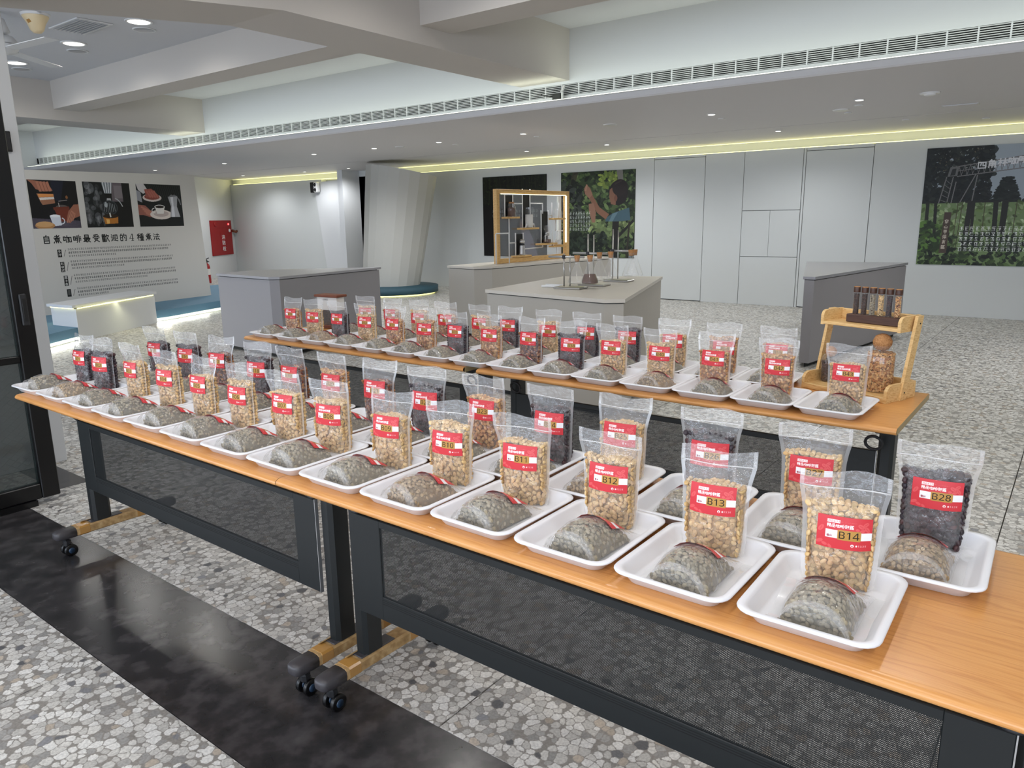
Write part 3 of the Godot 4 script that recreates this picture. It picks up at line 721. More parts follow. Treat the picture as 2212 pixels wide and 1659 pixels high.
# ------------------------------------------------------------------ pouches of beans
const H_UP := 0.222
func outer_w(y: float) -> float: return table_of(y, [[0.0, 0.0615], [0.03, 0.0655], [0.10, 0.067], [0.14, 0.0685], [0.165, 0.072], [0.19, 0.0775], [0.23, 0.0775]])
func half_t(y: float) -> float: return table_of(y, [[0.0, 0.021], [0.025, 0.027], [0.06, 0.029], [0.10, 0.0285], [0.135, 0.025], [0.16, 0.016], [0.18, 0.006], [0.19, 0.0015], [0.23, 0.001]])
func belly(t: float) -> float: return pow(maxf(0.0, 1.0 - pow(absf(t), 2.6)), 0.6)
func up_point(x: float, y: float, side: float) -> Vector3:      # on the front (+1) or back (-1) film; x across
	var w := outer_w(y) - 0.007
	return Vector3(x, y, side * half_t(y) * belly(clampf(x / w, -1, 1)))
func lie_t(y: float) -> float: return table_of(y, [[0.0, 0.050], [0.012, 0.060], [0.045, 0.065], [0.09, 0.057], [0.125, 0.038], [0.15, 0.019], [0.167, 0.007], [0.18, 0.005]])
func lie_point(x: float, y: float) -> Vector3:                  # lying on its back: base towards +z, y runs to -z
	var w := outer_w(y) - 0.004
	return Vector3(x, 0.003 + lie_t(y) * pow(maxf(0.0, 1.0 - pow(absf(clampf(x / w, -1, 1)), 2.3)), 0.62), -y)

func sheet(f: Callable, nu: int, nv: int, wave: float, seed_: int, both := false) -> ArrayMesh:   # f(u, v) with u, v in 0..1
	var n := FastNoiseLite.new(); n.seed = seed_; n.frequency = 1.0; n.fractal_octaves = 2
	var s := SurfaceTool.new()
	s.begin(Mesh.PRIMITIVE_TRIANGLES)
	s.set_smooth_group(0)
	var pts := []
	for j in nv + 1:
		var row := []
		for i in nu + 1:
			var u := float(i) / nu; var v := float(j) / nv
			var p: Vector3 = f.call(u, v)
			if wave > 0.0:
				var edge := minf(1.0, minf(u, 1 - u) * 8.0)
				p += Vector3(0.3, 0.3, 1.0) * wave * edge * (n.get_noise_3d(p.x * 26, p.y * 18, p.z * 26))
			row.append(p)
		pts.append(row)
	for j in nv:
		for i in nu:
			for q in [[i, j], [i, j + 1], [i + 1, j + 1], [i, j], [i + 1, j + 1], [i + 1, j]]:
				s.set_uv(Vector2(float(q[0]) / nu, float(q[1]) / nv))
				s.add_vertex(pts[q[1]][q[0]])
	s.generate_normals()
	return s.commit()

# a coffee bean: half an egg with a crease on its flat side (near), or a plain egg (far)
func bean_form(near: bool) -> Array:
	var v := PackedVector3Array(); var nn := PackedVector3Array(); var ix := PackedInt32Array()
	var nr := 4 if near else 2
	var ns := 8 if near else 6
	v.append(Vector3(-1, 0, 0)); nn.append(Vector3(-1, 0, 0))
	for j in nr:
		var x := -cos(PI * (j + 1) / (nr + 1))
		var r := sqrt(1 - x * x)
		for i in ns:
			var a := TAU * i / ns
			var y := sin(a); var z := cos(a)
			var p := Vector3(x * (1.0 if near else 0.92), y * r * 0.74, z * r * 0.5)
			if near and z > 0.6: p.z *= 0.28 if i == 0 else 0.92       # the crease
			v.append(p)
			nn.append(Vector3(x, y * r / 0.74, z * r / 0.5).normalized())
	v.append(Vector3(1, 0, 0)); nn.append(Vector3(1, 0, 0))
	for i in ns:
		var k := (i + 1) % ns
		ix.append_array(PackedInt32Array([0, 1 + i, 1 + k]))
		for j in nr - 1:
			var a := 1 + j * ns
			ix.append_array(PackedInt32Array([a + i, a + ns + i, a + ns + k, a + i, a + ns + k, a + k]))
		var l := 1 + (nr - 1) * ns
		ix.append_array(PackedInt32Array([l + i, v.size() - 1, l + k]))
	if near:
		for i in range(1, v.size() - 1):
			if (i - 1) % ns == 1 or (i - 1) % ns == ns - 1: nn[i] = (nn[i] + Vector3(0, -signf(v[i].y) * 0.7, 0)).normalized()
	ix.reverse()          # clockwise from outside
	return [v, nn, ix]
class Heap:
	var v := PackedVector3Array(); var n := PackedVector3Array(); var c := PackedColorArray(); var ix := PackedInt32Array()
	func add(form: Array, at: Vector3, out: Vector3, size: Vector3, col: Color, r: RandomNumberGenerator, tilt := 0.45):
		var z := (out + Vector3(r.randf_range(-1, 1), r.randf_range(-1, 1), r.randf_range(-1, 1)) * tilt).normalized()
		if r.randf() < 0.45: z = -z
		var t := Vector3(r.randf_range(-1, 1), r.randf_range(-1, 1), r.randf_range(-1, 1))
		var x := (t - z * t.dot(z)).normalized()
		var b := Basis(x * size.x, z.cross(x) * size.y, z * size.z)
		var bn := Basis(x, z.cross(x), z)
		var k := v.size()
		for p in form[0]: v.append(at + b * p)
		for q in form[1]: n.append(bn * q)
		for i in form[0].size(): c.append(col)
		for i in form[2]: ix.append(i + k)
	func body(rings_: Array, col: Color):       # filler inside the heap, its colour darkened to stand for shade between beans
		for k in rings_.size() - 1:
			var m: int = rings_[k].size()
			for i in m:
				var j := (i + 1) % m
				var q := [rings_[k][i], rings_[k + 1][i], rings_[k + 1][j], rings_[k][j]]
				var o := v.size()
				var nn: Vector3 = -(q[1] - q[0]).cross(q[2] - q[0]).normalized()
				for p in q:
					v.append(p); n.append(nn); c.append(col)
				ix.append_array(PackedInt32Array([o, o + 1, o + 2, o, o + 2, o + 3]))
	func mesh() -> ArrayMesh:
		var a := []
		a.resize(Mesh.ARRAY_MAX)
		a[Mesh.ARRAY_VERTEX] = v; a[Mesh.ARRAY_NORMAL] = n; a[Mesh.ARRAY_COLOR] = c; a[Mesh.ARRAY_INDEX] = ix
		var m := ArrayMesh.new()
		m.add_surface_from_arrays(Mesh.PRIMITIVE_TRIANGLES, a)
		return m

const TONES := {
	"tan": [[0.83, 0.70, 0.49], [0.88, 0.755, 0.55], [0.78, 0.645, 0.45], [0.86, 0.725, 0.53], [0.82, 0.67, 0.47]],
	"pale": [[0.84, 0.71, 0.52], [0.88, 0.76, 0.58], [0.79, 0.66, 0.47], [0.85, 0.71, 0.51]],
	"honey": [[0.79, 0.59, 0.37], [0.83, 0.65, 0.44], [0.72, 0.51, 0.32], [0.84, 0.68, 0.47], [0.68, 0.47, 0.30]],
	"mixed": [[0.52, 0.33, 0.23], [0.42, 0.24, 0.18], [0.68, 0.47, 0.29], [0.33, 0.18, 0.15], [0.58, 0.38, 0.24]],
	"dark": [[0.215, 0.175, 0.195], [0.18, 0.15, 0.175], [0.26, 0.195, 0.205], [0.20, 0.165, 0.19], [0.31, 0.20, 0.205]],
	"green": [[0.60, 0.56, 0.475], [0.66, 0.615, 0.525], [0.54, 0.505, 0.43], [0.63, 0.58, 0.48]],
	"greenbrown": [[0.69, 0.585, 0.45], [0.74, 0.64, 0.50], [0.63, 0.53, 0.40], [0.60, 0.51, 0.40]],
	"roast": [[0.24, 0.14, 0.10], [0.19, 0.11, 0.085], [0.29, 0.18, 0.13]],
}
func tone(kind: String, r: RandomNumberGenerator) -> Color:
	var t: Array = TONES[kind][r.randi() % TONES[kind].size()]
	var k := r.randf_range(0.92, 1.08)
	return Color(t[0] * k, t[1] * k, t[2] * k).srgb_to_linear()

var bean_meshes := {}
func bean_heap(kind: String, near: bool, lying: bool, variant: int) -> ArrayMesh:
	var key := "%s%s%s%d" % [kind, near, lying, variant]
	if bean_meshes.has(key): return bean_meshes[key]
	var r := RandomNumberGenerator.new(); r.seed = hash(key)
	var form := bean_form(near)
	var h := Heap.new()
	var big := 1.32 if kind == "dark" else 1.0
	var s := Vector3(0.0072, 0.0071, 0.0082) * big if kind != "dark" else Vector3(0.0080, 0.0100, 0.0145)
	if not near: s *= 1.08
	var step := 0.0124 * (1.12 if kind == "dark" else 1.0) * (1.0 if near else 1.06)
	var fill: float = [0.158, 0.150, 0.163, 0.154][variant % 4]
	if lying:
		s *= 0.80; step *= 0.80
		# the face of the base
		var y := 0.004
		while y < 0.064:
			var x := -0.062
			while x < 0.062:
				var q := Vector3(x + r.randf_range(-0.4, 0.4) * step, y + r.randf_range(-0.4, 0.4) * step, -0.006)
				if q.y < lie_point(q.x, 0.008).y - 0.001 and q.y > 0.004: h.add(form, q + Vector3(0, 0, -0.004 * r.randf()), Vector3(0, 0, 1), s, tone(kind, r), r)
				x += step * 0.86
			y += step * 0.78
		# the upper side
		var z := 0.012
		while z < 0.140:
			var x := -0.060
			while x < 0.062:
				var xx := x + r.randf_range(-0.4, 0.4) * step; var zz := z + r.randf_range(-0.4, 0.4) * step
				var p := lie_point(xx, zz)
				var o := (lie_point(xx, zz + 0.004) - lie_point(xx, zz - 0.004)).cross(lie_point(xx + 0.004, zz) - lie_point(xx - 0.004, zz)).normalized()
				if o.y < 0: o = -o
				if p.y > 0.008: h.add(form, p - o * 0.0055, o, s, tone(kind, r), r, 0.35)
				x += step * 0.86
			z += step * 0.9
		var rs := []
		for k in 9:
			var ring := PackedVector3Array()
			var yy := lerpf(0.010, 0.142, k / 8.0)
			var w := outer_w(yy) - 0.011
			for i in 9:
				var q := lie_point(lerpf(-w, w, i / 8.0), yy)
				ring.append(Vector3(q.x, maxf(0.004, q.y - 0.008), q.z))
			ring.append(Vector3(w, 0.003, -yy)); ring.append(Vector3(-w, 0.003, -yy))
			rs.append(ring)
		var c0: PackedVector3Array = rs[0]
		var mid := Vector3(0, 0.02, -0.010)
		var cap := PackedVector3Array()
		for i in c0.size(): cap.append(mid)
		rs.push_front(cap)
		h.body(rs, tone(kind, r) * 0.55)  # bean tone darkened, shade of the gaps put into the colour
	else:
		for side in [1.0, -1.0]:
			var layers := 2 if side > 0 and near else 1
			for layer in layers:
				var y := 0.004 + layer * step * 0.4
				while y < fill:
					var w := outer_w(y) - 0.010
					var x := -w
					while x <= w:
						var xx := x + r.randf_range(-0.4, 0.4) * step; var yy := y + r.randf_range(-0.4, 0.4) * step
						xx = clampf(xx, -w, w)
						var p := up_point(xx, yy, side)
						var o := Vector3(xx / w * pow(absf(xx / w), 2.0) * 1.4, 0, side).normalized()
						if yy < fill + 0.006 * sin(xx * 60 + variant) and yy > 0.002: h.add(form, p - o * (0.005 + layer * 0.005) * big, o, s, tone(kind, r), r, 0.4)
						x += step * 0.9
					y += step * 0.82
		for side in [1.0, -1.0]:
			var y := 0.006
			while y < fill - 0.005:
				var z := -half_t(y) * 0.6
				while z < half_t(y) * 0.6:
					h.add(form, Vector3(side * (outer_w(y) - 0.0125), y, z + r.randf_range(-0.002, 0.002)), Vector3(side, 0, 0), s, tone(kind, r), r)
					z += step * 0.9
				y += step * 0.85
		var z := -half_t(fill)
		while z < half_t(fill):
			var x := -outer_w(fill) + 0.012
			while x < outer_w(fill) - 0.010:
				h.add(form, Vector3(x, fill + 0.004 * sin(x * 60 + variant) - 0.002, z * 0.8), Vector3(0, 1, 0.4), s, tone(kind, r), r)
				x += step * 0.9
			z += step * 0.9
		var rs := []
		for k in 8:
			var yy := lerpf(0.002, fill - 0.004, k / 7.0)
			var w := outer_w(yy) - 0.016
			var t := maxf(0.003, half_t(yy) - 0.008)
			var ring := PackedVector3Array()
			for i in 12:
				var a := -TAU * i / 12.0
				ring.append(Vector3(w * signf(cos(a)) * pow(absf(cos(a)), 0.5), yy, t * signf(sin(a)) * pow(absf(sin(a)), 0.7)))
			rs.append(ring)
		h.body(rs, tone(kind, r) * 0.55)  # filler darker than its beans, painting in the shade between them
	bean_meshes[key] = h.mesh()
	return bean_meshes[key]

var film_meshes := {}
func film_up(variant: int) -> Array:     # front, back, seals, zip
	if film_meshes.has(variant): return film_meshes[variant]
	var ph := variant * 1.7
	var lean := func(p: Vector3) -> Vector3:
		var k := smoothstep(0.13, H_UP, p.y)
		p.z += k * (0.008 * sin(p.x * 38 + ph) + 0.010 * cos(ph * 1.3))
		p.y += smoothstep(0.19, H_UP, p.y) * 0.004 * sin(p.x * 45 + ph * 2)
		return p
	var front := func(u: float, v: float) -> Vector3:
		var y := v * 0.193
		var w := outer_w(y) - 0.007
		return lean.call(up_point(lerpf(-w, w, u), y, 1.0) + Vector3(0, 0, 0.0012))
	var back := func(u: float, v: float) -> Vector3:
		var y := v * 0.192
		var w := outer_w(y) - 0.007
		return lean.call(up_point(lerpf(w, -w, u), y, -1.0) - Vector3(0, 0, 0.0012))
	var a := sheet(front, 22, 30, 0.0045, 100 + variant)
	var b := sheet(back, 14, 20, 0.003, 200 + variant)
	var made := []
	for side in [-1.0, 1.0]:
		var seals := Sh.new().smooth()
		for k in 22:
			var y0: float = k * H_UP / 22.0; var y1: float = (k + 1) * H_UP / 22.0
			var p0: Vector3 = lean.call(Vector3(side * (outer_w(y0) - 0.0075), y0, 0)); var q0: Vector3 = lean.call(Vector3(side * (outer_w(y0) + 0.0005), y0, 0))
			var p1: Vector3 = lean.call(Vector3(side * (outer_w(y1) - 0.0075), y1, 0)); var q1: Vector3 = lean.call(Vector3(side * (outer_w(y1) + 0.0005), y1, 0))
			if side > 0: seals.quad(p0, q0, q1, p1)
			else: seals.quad(q0, p0, p1, q1)
		made.append(seals.done())
	var zp := Sh.new().smooth()
	for y in [0.191]:
		var pts := []
		for i in 11: pts.append(lean.call(Vector3(lerpf(-0.0765, 0.0765, i / 10.0), y, 0.0015)))
		zp.tube(pts, 0.0016, 6)
	var head := func(u: float, v: float) -> Vector3:
		var y := lerpf(0.193, H_UP, v)
		return lean.call(Vector3(lerpf(-0.0765, 0.0765, u), y, 0.0002))
	film_meshes[variant] = [a, b, made[0], made[1], zp.done(), sheet(head, 24, 5, 0.003, 150 + variant)]
	return film_meshes[variant]
func film_lie(variant: int) -> Array:
	var key := 50 + variant
	if film_meshes.has(key): return film_meshes[key]
	var ph := variant * 2.1
	var top := func(u: float, v: float) -> Vector3:
		var y := lerpf(0.0, 0.176, v)
		var yy := maxf(y, 0.0)
		var w := outer_w(yy) - 0.004
		var p := lie_point(lerpf(-w, w, u), yy)
		p.y += 0.0015 + 0.004 * maxf(0.0, sin(u * 9.0 + ph)) * smoothstep(0.02, -0.013, y)
		if y < 0: p.z = -y; p.y *= 1.0 + 0.06 * (y / -0.013)
		return p
	var base := func(u: float, v: float) -> Vector3:
		var w := outer_w(0.0) - 0.004
		var x := lerpf(-w, w, u)
		var t := lie_point(x, 0.004).y
		return Vector3(x, lerpf(0.002, t, v), 0.001 + 0.003 * sin(v * PI))
	var made := []
	for side in [-1.0, 1.0]:
		var fins := Sh.new().smooth()
		for k in 14:
			var y0 := lerpf(-0.012, 0.176, k / 14.0); var y1 := lerpf(-0.012, 0.176, (k + 1) / 14.0)
			var lift := func(y: float) -> float: return 0.004 + 0.006 * maxf(0, sin(y * 40 + ph + side)) + (0.012 * smoothstep(0.02, -0.012, y) if side * sin(ph) > 0 else 0.0)
			var p0 := Vector3(side * (outer_w(maxf(y0, 0)) - 0.005), 0.004, -y0); var q0 := Vector3(side * (outer_w(maxf(y0, 0)) + 0.014), lift.call(y0), -y0)
			var p1 := Vector3(side * (outer_w(maxf(y1, 0)) - 0.005), 0.004, -y1); var q1 := Vector3(side * (outer_w(maxf(y1, 0)) + 0.014), lift.call(y1), -y1)
			if side > 0: fins.quad(p0, q0, q1, p1)
			else: fins.quad(q0, p0, p1, q1)
		made.append(fins.done())
	var lip := func(u: float, v: float) -> Vector3:
		var w := outer_w(0.0) - 0.004
		var p := lie_point(lerpf(-w, w, u), 0.004)
		p.z = lerpf(0.0, 0.020, v)
		p.y = p.y * lerpf(1.0, 0.93, v) + 0.0025 + 0.003 * v * sin(u * 8.0 + ph)
		return p
	made.append(sheet(lip, 22, 4, 0.004, 350 + variant))
	film_meshes[key] = [sheet(top, 22, 24, 0.004, 300 + variant), sheet(base, 12, 5, 0.002, 400 + variant), made[0], made[1], made[2]]
	return film_meshes[key]

func sticker(i: int, f: Callable) -> ArrayMesh:     # f(u, v) -> point; v runs downwards
	var s := SurfaceTool.new()
	s.begin(Mesh.PRIMITIVE_TRIANGLES)
	s.set_smooth_group(0)
	for a in 6:
		for b in 3:
			var q := [[a, b], [a + 1, b], [a + 1, b + 1], [a, b], [a + 1, b + 1], [a, b + 1]]
			for k in q:
				var u: float = k[0] / 6.0; var v: float = k[1] / 3.0
				s.set_uv(label_uv(i, u, v)); s.add_vertex(f.call(u, v))
	s.generate_normals()
	return s.commit()

func standing_pouch(i: int, kind: String, at: Vector3, turn: float, near: bool, label: String, group: String):
	var variant := i % 4
	var o := thing("coffee_pouch", label, "pouch", at, turn, group)
	var f := film_up(variant)
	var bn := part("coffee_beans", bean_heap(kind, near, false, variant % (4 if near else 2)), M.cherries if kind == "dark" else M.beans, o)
	bn.set_meta("kind", "stuff")
	part("front_film", f[0], M.film, o); part("back_film", f[1], M.film, o); part("side_seal", f[2], M.film_seal, o); part("side_seal", f[3], M.film_seal, o); part("zip_strip", f[4], M.film_seal, o); part("header", f[5], M.film_header, o)
	var dx: float = [0.004, 0.001, 0.006, -0.002][variant]
	var dy: float = [0.0, 0.004, -0.004, 0.002][variant]
	part("sticker", sticker(i, func(u, v): return up_point(dx + (u - 0.5) * 0.092, 0.150 + dy - v * 0.06, 1.0) + Vector3(0, 0, 0.0055)), M.stickers, o)
func lying_pouch(i: int, kind: String, at: Vector3, turn: float, near: bool, label: String, group: String):
	var variant := i % 3
	var o := thing("green_bean_pouch", label, "pouch", at, turn, group)
	var f := film_lie(variant)
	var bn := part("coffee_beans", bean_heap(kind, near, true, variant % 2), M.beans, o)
	bn.set_meta("kind", "stuff")
	part("upper_film", f[0], M.film, o); part("base_film", f[1], M.film, o); part("side_seal", f[2], M.film_seal, o); part("side_seal", f[3], M.film_seal, o); part("base_lip", f[4], M.film_header, o)
	part("sticker", sticker(i, func(u, v): return lie_point((u - 0.5) * 0.092, 0.142 - v * 0.056) + Vector3(0, 0.0055, 0)), M.stickers, o)

func tray_mesh() -> ArrayMesh:
	var s := Sh.new().smooth()
	var rs := []
	for p in [[0.034, 0.0], [0.027, 0.002], [0.014, 0.0225], [0.0085, 0.026], [0.001, 0.0258], [0.0, 0.028], [0.0015, 0.0302], [0.011, 0.0305], [0.0145, 0.0285], [0.0165, 0.0255], [0.029, 0.0055], [0.034, 0.003], [0.045, 0.0026]]:
		var ring := PackedVector3Array()
		var hx: float = 0.1165 - p[0]; var hz: float = 0.1495 - p[0]
		var r: float = maxf(0.012, 0.036 - p[0] * 0.5)
		for c in [[1, -1, 0.0], [-1, -1, PI / 2], [-1, 1, PI], [1, 1, 3 * PI / 2]]:
			for k in 6:
				var a: float = c[2] + k * PI / 10.0
				ring.append(Vector3(c[0] * (hx - r) + r * cos(a), p[1], c[1] * (hz - r) - r * sin(a)))
		rs.append(ring)
	s.rings(rs)
	return s.done()

# ------------------------------------------------------------------ lights
func area(at: Vector3, size: Vector2, towards: Vector3, e: float, c: Color):
	var l := AreaLight3D.new()
	l.name = numbered("strip_glow")
	l.area_size = size
	l.area_normalize_energy = true
	l.light_energy = e
	l.light_color = c
	l.area_range = 40.0
	l.area_attenuation = 2.0
	l.shadow_enabled = true
	add_child(l)
	l.look_at_from_position(at, at + towards, Vector3.FORWARD if absf(towards.normalized().y) > 0.9 else Vector3.UP)
func downlight(at: Vector3, r: float, e: float, c: Color, cone: float, label: String, group: String, lit := true):
	var o := thing("ceiling_downlight", label, "downlight", at, 0.0, group)
	part("trim_ring", Sh.new().smooth().lathe([[r * 1.22, 0.0], [r * 1.22, -0.006], [r * 1.16, -0.01], [r, -0.008], [r * 0.96, 0.0]], 20).done(), M.white_plastic, o)
	part("lamp_face" if lit else "baffle", Sh.new().smooth().lathe([[r * 0.95, -0.0085], [r * 0.9, -0.0100], [r * 0.3, -0.0105]], 20).done(), M.lamp_face if lit else M.ring_metal, o)
	if lit:
		var l := SpotLight3D.new()
		l.name = "lamp_light"
		l.light_energy = e
		l.light_color = c
		l.light_size = r * 0.9
		l.spot_angle = cone
		l.spot_angle_attenuation = 0.6
		l.spot_range = 30.0
		l.spot_attenuation = 2.0
		l.shadow_enabled = true
		o.add_child(l, true)
		l.position = Vector3(0, -0.03, 0)
		l.rotation.x = -PI / 2

# ------------------------------------------------------------------ the hall
const ZW := -12.0
func zy(a: float, b: float, d: float) -> Vector3: return Vector3(d, b, -a)
func xy(a: float, b: float, d: float) -> Vector3: return Vector3(a, b, d)

func build_hall():
	# floor of terrazzo slabs with thin joints, and a dark band across it
	var fl := structure("floor", "terrazzo floor of marble chips in slabs with thin joints and a dark band", "floor")
	part("floor_bed", span(Vector3(-21, -0.2, -13), Vector3(6.5, -0.012, 4.5)), M.joint, fl)
	var cuts := [-21.0]
	for k in range(-17, 6): cuts.append(-0.17 + 1.157 * k)
	cuts.append(6.5)
	for i in cuts.size() - 1:
		for z in [[-13.0, -1.36], [-0.93, 4.5]]:
			part("floor_slab", span(Vector3(cuts[i] + 0.0022, -0.014, z[0]), Vector3(cuts[i + 1] - 0.0022, 0.0, z[1]), 0.001), M.terrazzo, fl)
	part("dark_floor_band", span(Vector3(-21, -0.014, -1.358), Vector3(6.5, 0.0, -0.932)), M.dark_band, fl)
	part("dark_floor_inlay", span(Vector3(-5.6, -0.01, -1.735), Vector3(-4.37, 0.0012, -1.56)), M.dark_band, fl)
	# far wall: flush panels, two hidden doors, a hatch
	var wb := structure("wall_back", "white far wall of flush panels under the lit cove", "wall")
	part("wall_core", span(Vector3(-21, 0, -12.5), Vector3(6.5, 3.6, -12.18)), M.wall_grey, wb)
	part("wall_backing", span(Vector3(-13.7, 0, -12.18), Vector3(6.5, 2.385, -12.025)), M.seam_dark, wb)
	var g := 0.004
	for q in [[-13.7, -6.08, 0.0, 2.4], [-5.16, -4.51, 0.0, 2.4], [-4.51, -3.60, 0.0, 0.77], [-4.51, -3.60, 1.49, 2.4], [-3.60, -3.56, 0.0, 2.4], [-2.62, 6.5, 0.0, 2.4], [-6.08, -5.16, 2.36, 2.4], [-3.56, -2.62, 2.35, 2.4]]:
		part("wall_panel", span(Vector3(q[0] + g, q[2] + (g if q[2] > 0 else 0.0), -12.03), Vector3(q[1] - g, q[3] - (g if q[3] < 2.39 else 0.0), ZW), 0.0015), M.wall_grey, wb)
	for q in [[-6.08, -5.16, 2.36, 1], [-3.56, -2.62, 2.35, 2]]:
		var d := structure("door_%d" % q[3], "white flush door without handle in the far wall", "door")
		part("door_leaf", span(Vector3(q[0] + g, 0.012, -12.03), Vector3(q[1] - g, q[2] - g, ZW + 0.001), 0.002), M.wall_grey, d)
	var ht := structure("door_3", "small white double hatch flush in the far wall", "hatch")
	part("hatch_leaf", span(Vector3(-4.51 + g, 0.774, -12.03), Vector3(-4.06 - g / 2, 1.486, ZW + 0.001), 0.002), M.wall_grey, ht)
	part("hatch_leaf", span(Vector3(-4.06 + g / 2, 0.774, -12.03), Vector3(-3.60 - g, 1.486, ZW + 0.001), 0.002), M.wall_grey, ht)
	part("cove_back", span(Vector3(-21, 2.38, -12.2), Vector3(6.5, 2.66, -12.13)), M.white_paint, wb)
	part("reflection_glow", span(Vector3(-12.6, 2.4, -12.028), Vector3(6.4, 2.409, -12.004)), M.led_warm, wb)
	part("reflection_glow", span(Vector3(-12.6, 2.528, -12.02), Vector3(6.4, 2.537, -11.986)), M.led_warm, wb)  # glowing bar standing for the lower strip's reflection at the ceiling edge
	# its left part behind the cone, with a leaning white fin
	part("wall_panel", span(Vector3(-18.9, 0, -12.16), Vector3(-14.9, 2.4, ZW)), M.wall_grey, wb)
	part("reflection_glow", span(Vector3(-18.6, 2.4, -12.028), Vector3(-13.75, 2.409, -12.004)), M.led_warm, wb)
	part("reflection_glow", span(Vector3(-18.6, 2.528, -12.02), Vector3(-13.75, 2.537, -11.986)), M.led_warm, wb)  # reflection of the strip below, added as a glowing bar
	part("wall_fin", Sh.new().prism(PackedVector2Array([Vector2(-14.78, 0), Vector2(-13.6, 0), Vector2(-13.72, 2.36), Vector2(-15.12, 2.33)]), -12.15, -11.94, xy).done(), M.white_paint, wb)
	part("wall_return", span(Vector3(-13.72, 0, -12.16), Vector3(-13.55, 2.53, -11.5)), M.white_paint, wb)
	part("wall_infill", span(Vector3(-13.6, 0, -12.16), Vector3(-12.6, 2.53, -12.0)), M.wall_grey, wb)
	# left walls
	var wl := structure("wall_left", "white left wall of the hall with the red hydrant door", "wall")
	var wdir := Vector3(-1.0, 0, -1.6).normalized()
	var wa := Vector3(-17.2, 0, -9.52)
	var wn := Vector3(1.6, 0, -1.0).normalized() * -1.0
	part("wall_panel", Sh.new().prism(ground([[-17.2, -9.52], [-18.95, -12.32], [-20.5, -12.3], [-20.5, -9.52]]), 0, 2.6, xz).done(), M.white_paint, wl)
	part("wall_panel", span(Vector3(-21.3, 0, -12.5), Vector3(-20.4, 3.6, 4.5)), M.white_paint, wl)
	part("wall_panel", span(Vector3(-18.1, 0, -6.97), Vector3(-17.9, 3.36, -1.0)), M.white_paint, wl)
	part("wall_panel", span(Vector3(-20.4, 0, -9.6), Vector3(-17.2, 2.6, -9.5)), M.white_paint, wl)
	part("partition_wall", span(Vector3(-5.04, 0, -1.83), Vector3(-4.89, 3.34, -0.5), 0.004), M.white_paint, wl)
	var wr := structure("wall_right", "white right wall", "wall")
	part("wall_panel", span(Vector3(6.2, 0, -12.4), Vector3(6.5, 3.6, 4.5)), M.white_paint, wr)
	var wf := structure("wall_front", "white wall behind the viewer", "wall")
	part("wall_panel", span(Vector3(-21, 0, 4.2), Vector3(6.5, 3.6, 4.5)), M.white_paint, wf)
	var wk := 1
	for x in [-15.4, -12.2, -9.0, -5.8, -2.6, 0.6, 3.8]:
		var wi := structure("window_%d" % wk, "wide bright window behind the viewer", "window")
		part("pane", span(Vector3(x - 1.4, 0.9, 4.17), Vector3(x + 1.4, 2.6, 4.18)), M.window_glow, wi)
		for q in [[-1.46, 0.84, 1.46, 0.9], [-1.46, 2.6, 1.46, 2.66], [-1.46, 0.9, -1.4, 2.6], [1.4, 0.9, 1.46, 2.6], [-0.02, 0.9, 0.02, 2.6]]:
			part("window_frame", span(Vector3(x + q[0], q[1], 4.13), Vector3(x + q[2], q[3], 4.2), 0.004), M.black_metal, wi)
		wk += 1
	# low ceiling with a dark joint, then the bulkhead with the long grille
	var so := structure("ceiling", "low grey ceiling beyond the tables with round downlights", "ceiling")
	part("ceiling_slab", span(Vector3(-21, 2.53, -10.145), Vector3(6.5, 2.60, -6.70), 0.012), M.soffit_paint, so)
	part("ceiling_slab", span(Vector3(-21, 2.53, -11.985), Vector3(6.5, 2.60, -10.165)), M.soffit_paint, so)
	part("joint_line", span(Vector3(-21, 2.538, -10.17), Vector3(6.5, 2.6, -10.14)), M.joint, so)
	part("cove_lid", span(Vector3(-21, 2.64, -12.2), Vector3(6.5, 2.7, -11.9)), M.white_paint, so)
	part("cove_cheek", span(Vector3(-21, 2.60, -11.985), Vector3(6.5, 2.66, -11.93)), M.white_paint, so)
	var bk := structure("trim_1", "white bulkhead above the low ceiling with a long ventilation grille", "bulkhead")
	part("bulkhead_face", span(Vector3(-18, 2.79, -7.2), Vector3(6.5, 3.36, -6.96)), M.white_paint, bk)
	part("bulkhead_face", span(Vector3(-18, 2.58, -7.2), Vector3(6.5, 2.675, -6.96)), M.white_paint, bk)
	part("bulkhead_core", span(Vector3(-18, 2.6, -7.2), Vector3(6.5, 3.36, -7.04)), M.grille_dark, bk)
	part("reflection_glow", span(Vector3(-17.85, 2.601, -6.775), Vector3(6.3, 2.612, -6.75)), M.led_cool, bk)
	var vent := structure("trim_2", "long white linear ventilation grille in the bulkhead", "vent grille")
	for k in 7: part("slat", span(Vector3(-17.8, 2.681 + k * 0.0167, -6.985), Vector3(6.4, 2.686 + k * 0.0167, -6.963)), M.white_paint, vent)
	for k in 116: part("divider", span(Vector3(-17.8 + k * 0.209, 2.676, -6.985), Vector3(-17.788 + k * 0.209, 2.789, -6.962)), M.white_paint, vent)
	var up := structure("ceiling", "high white ceiling between the concrete beams", "ceiling")
	part("ceiling_slab", span(Vector3(-21, 3.32, -7.1), Vector3(6.5, 3.6, 4.5)), M.ceiling_paint, up)
	part("ceiling_slab", span(Vector3(-21, 3.4, -12.5), Vector3(6.5, 3.6, -7.0)), M.ceiling_paint, up)
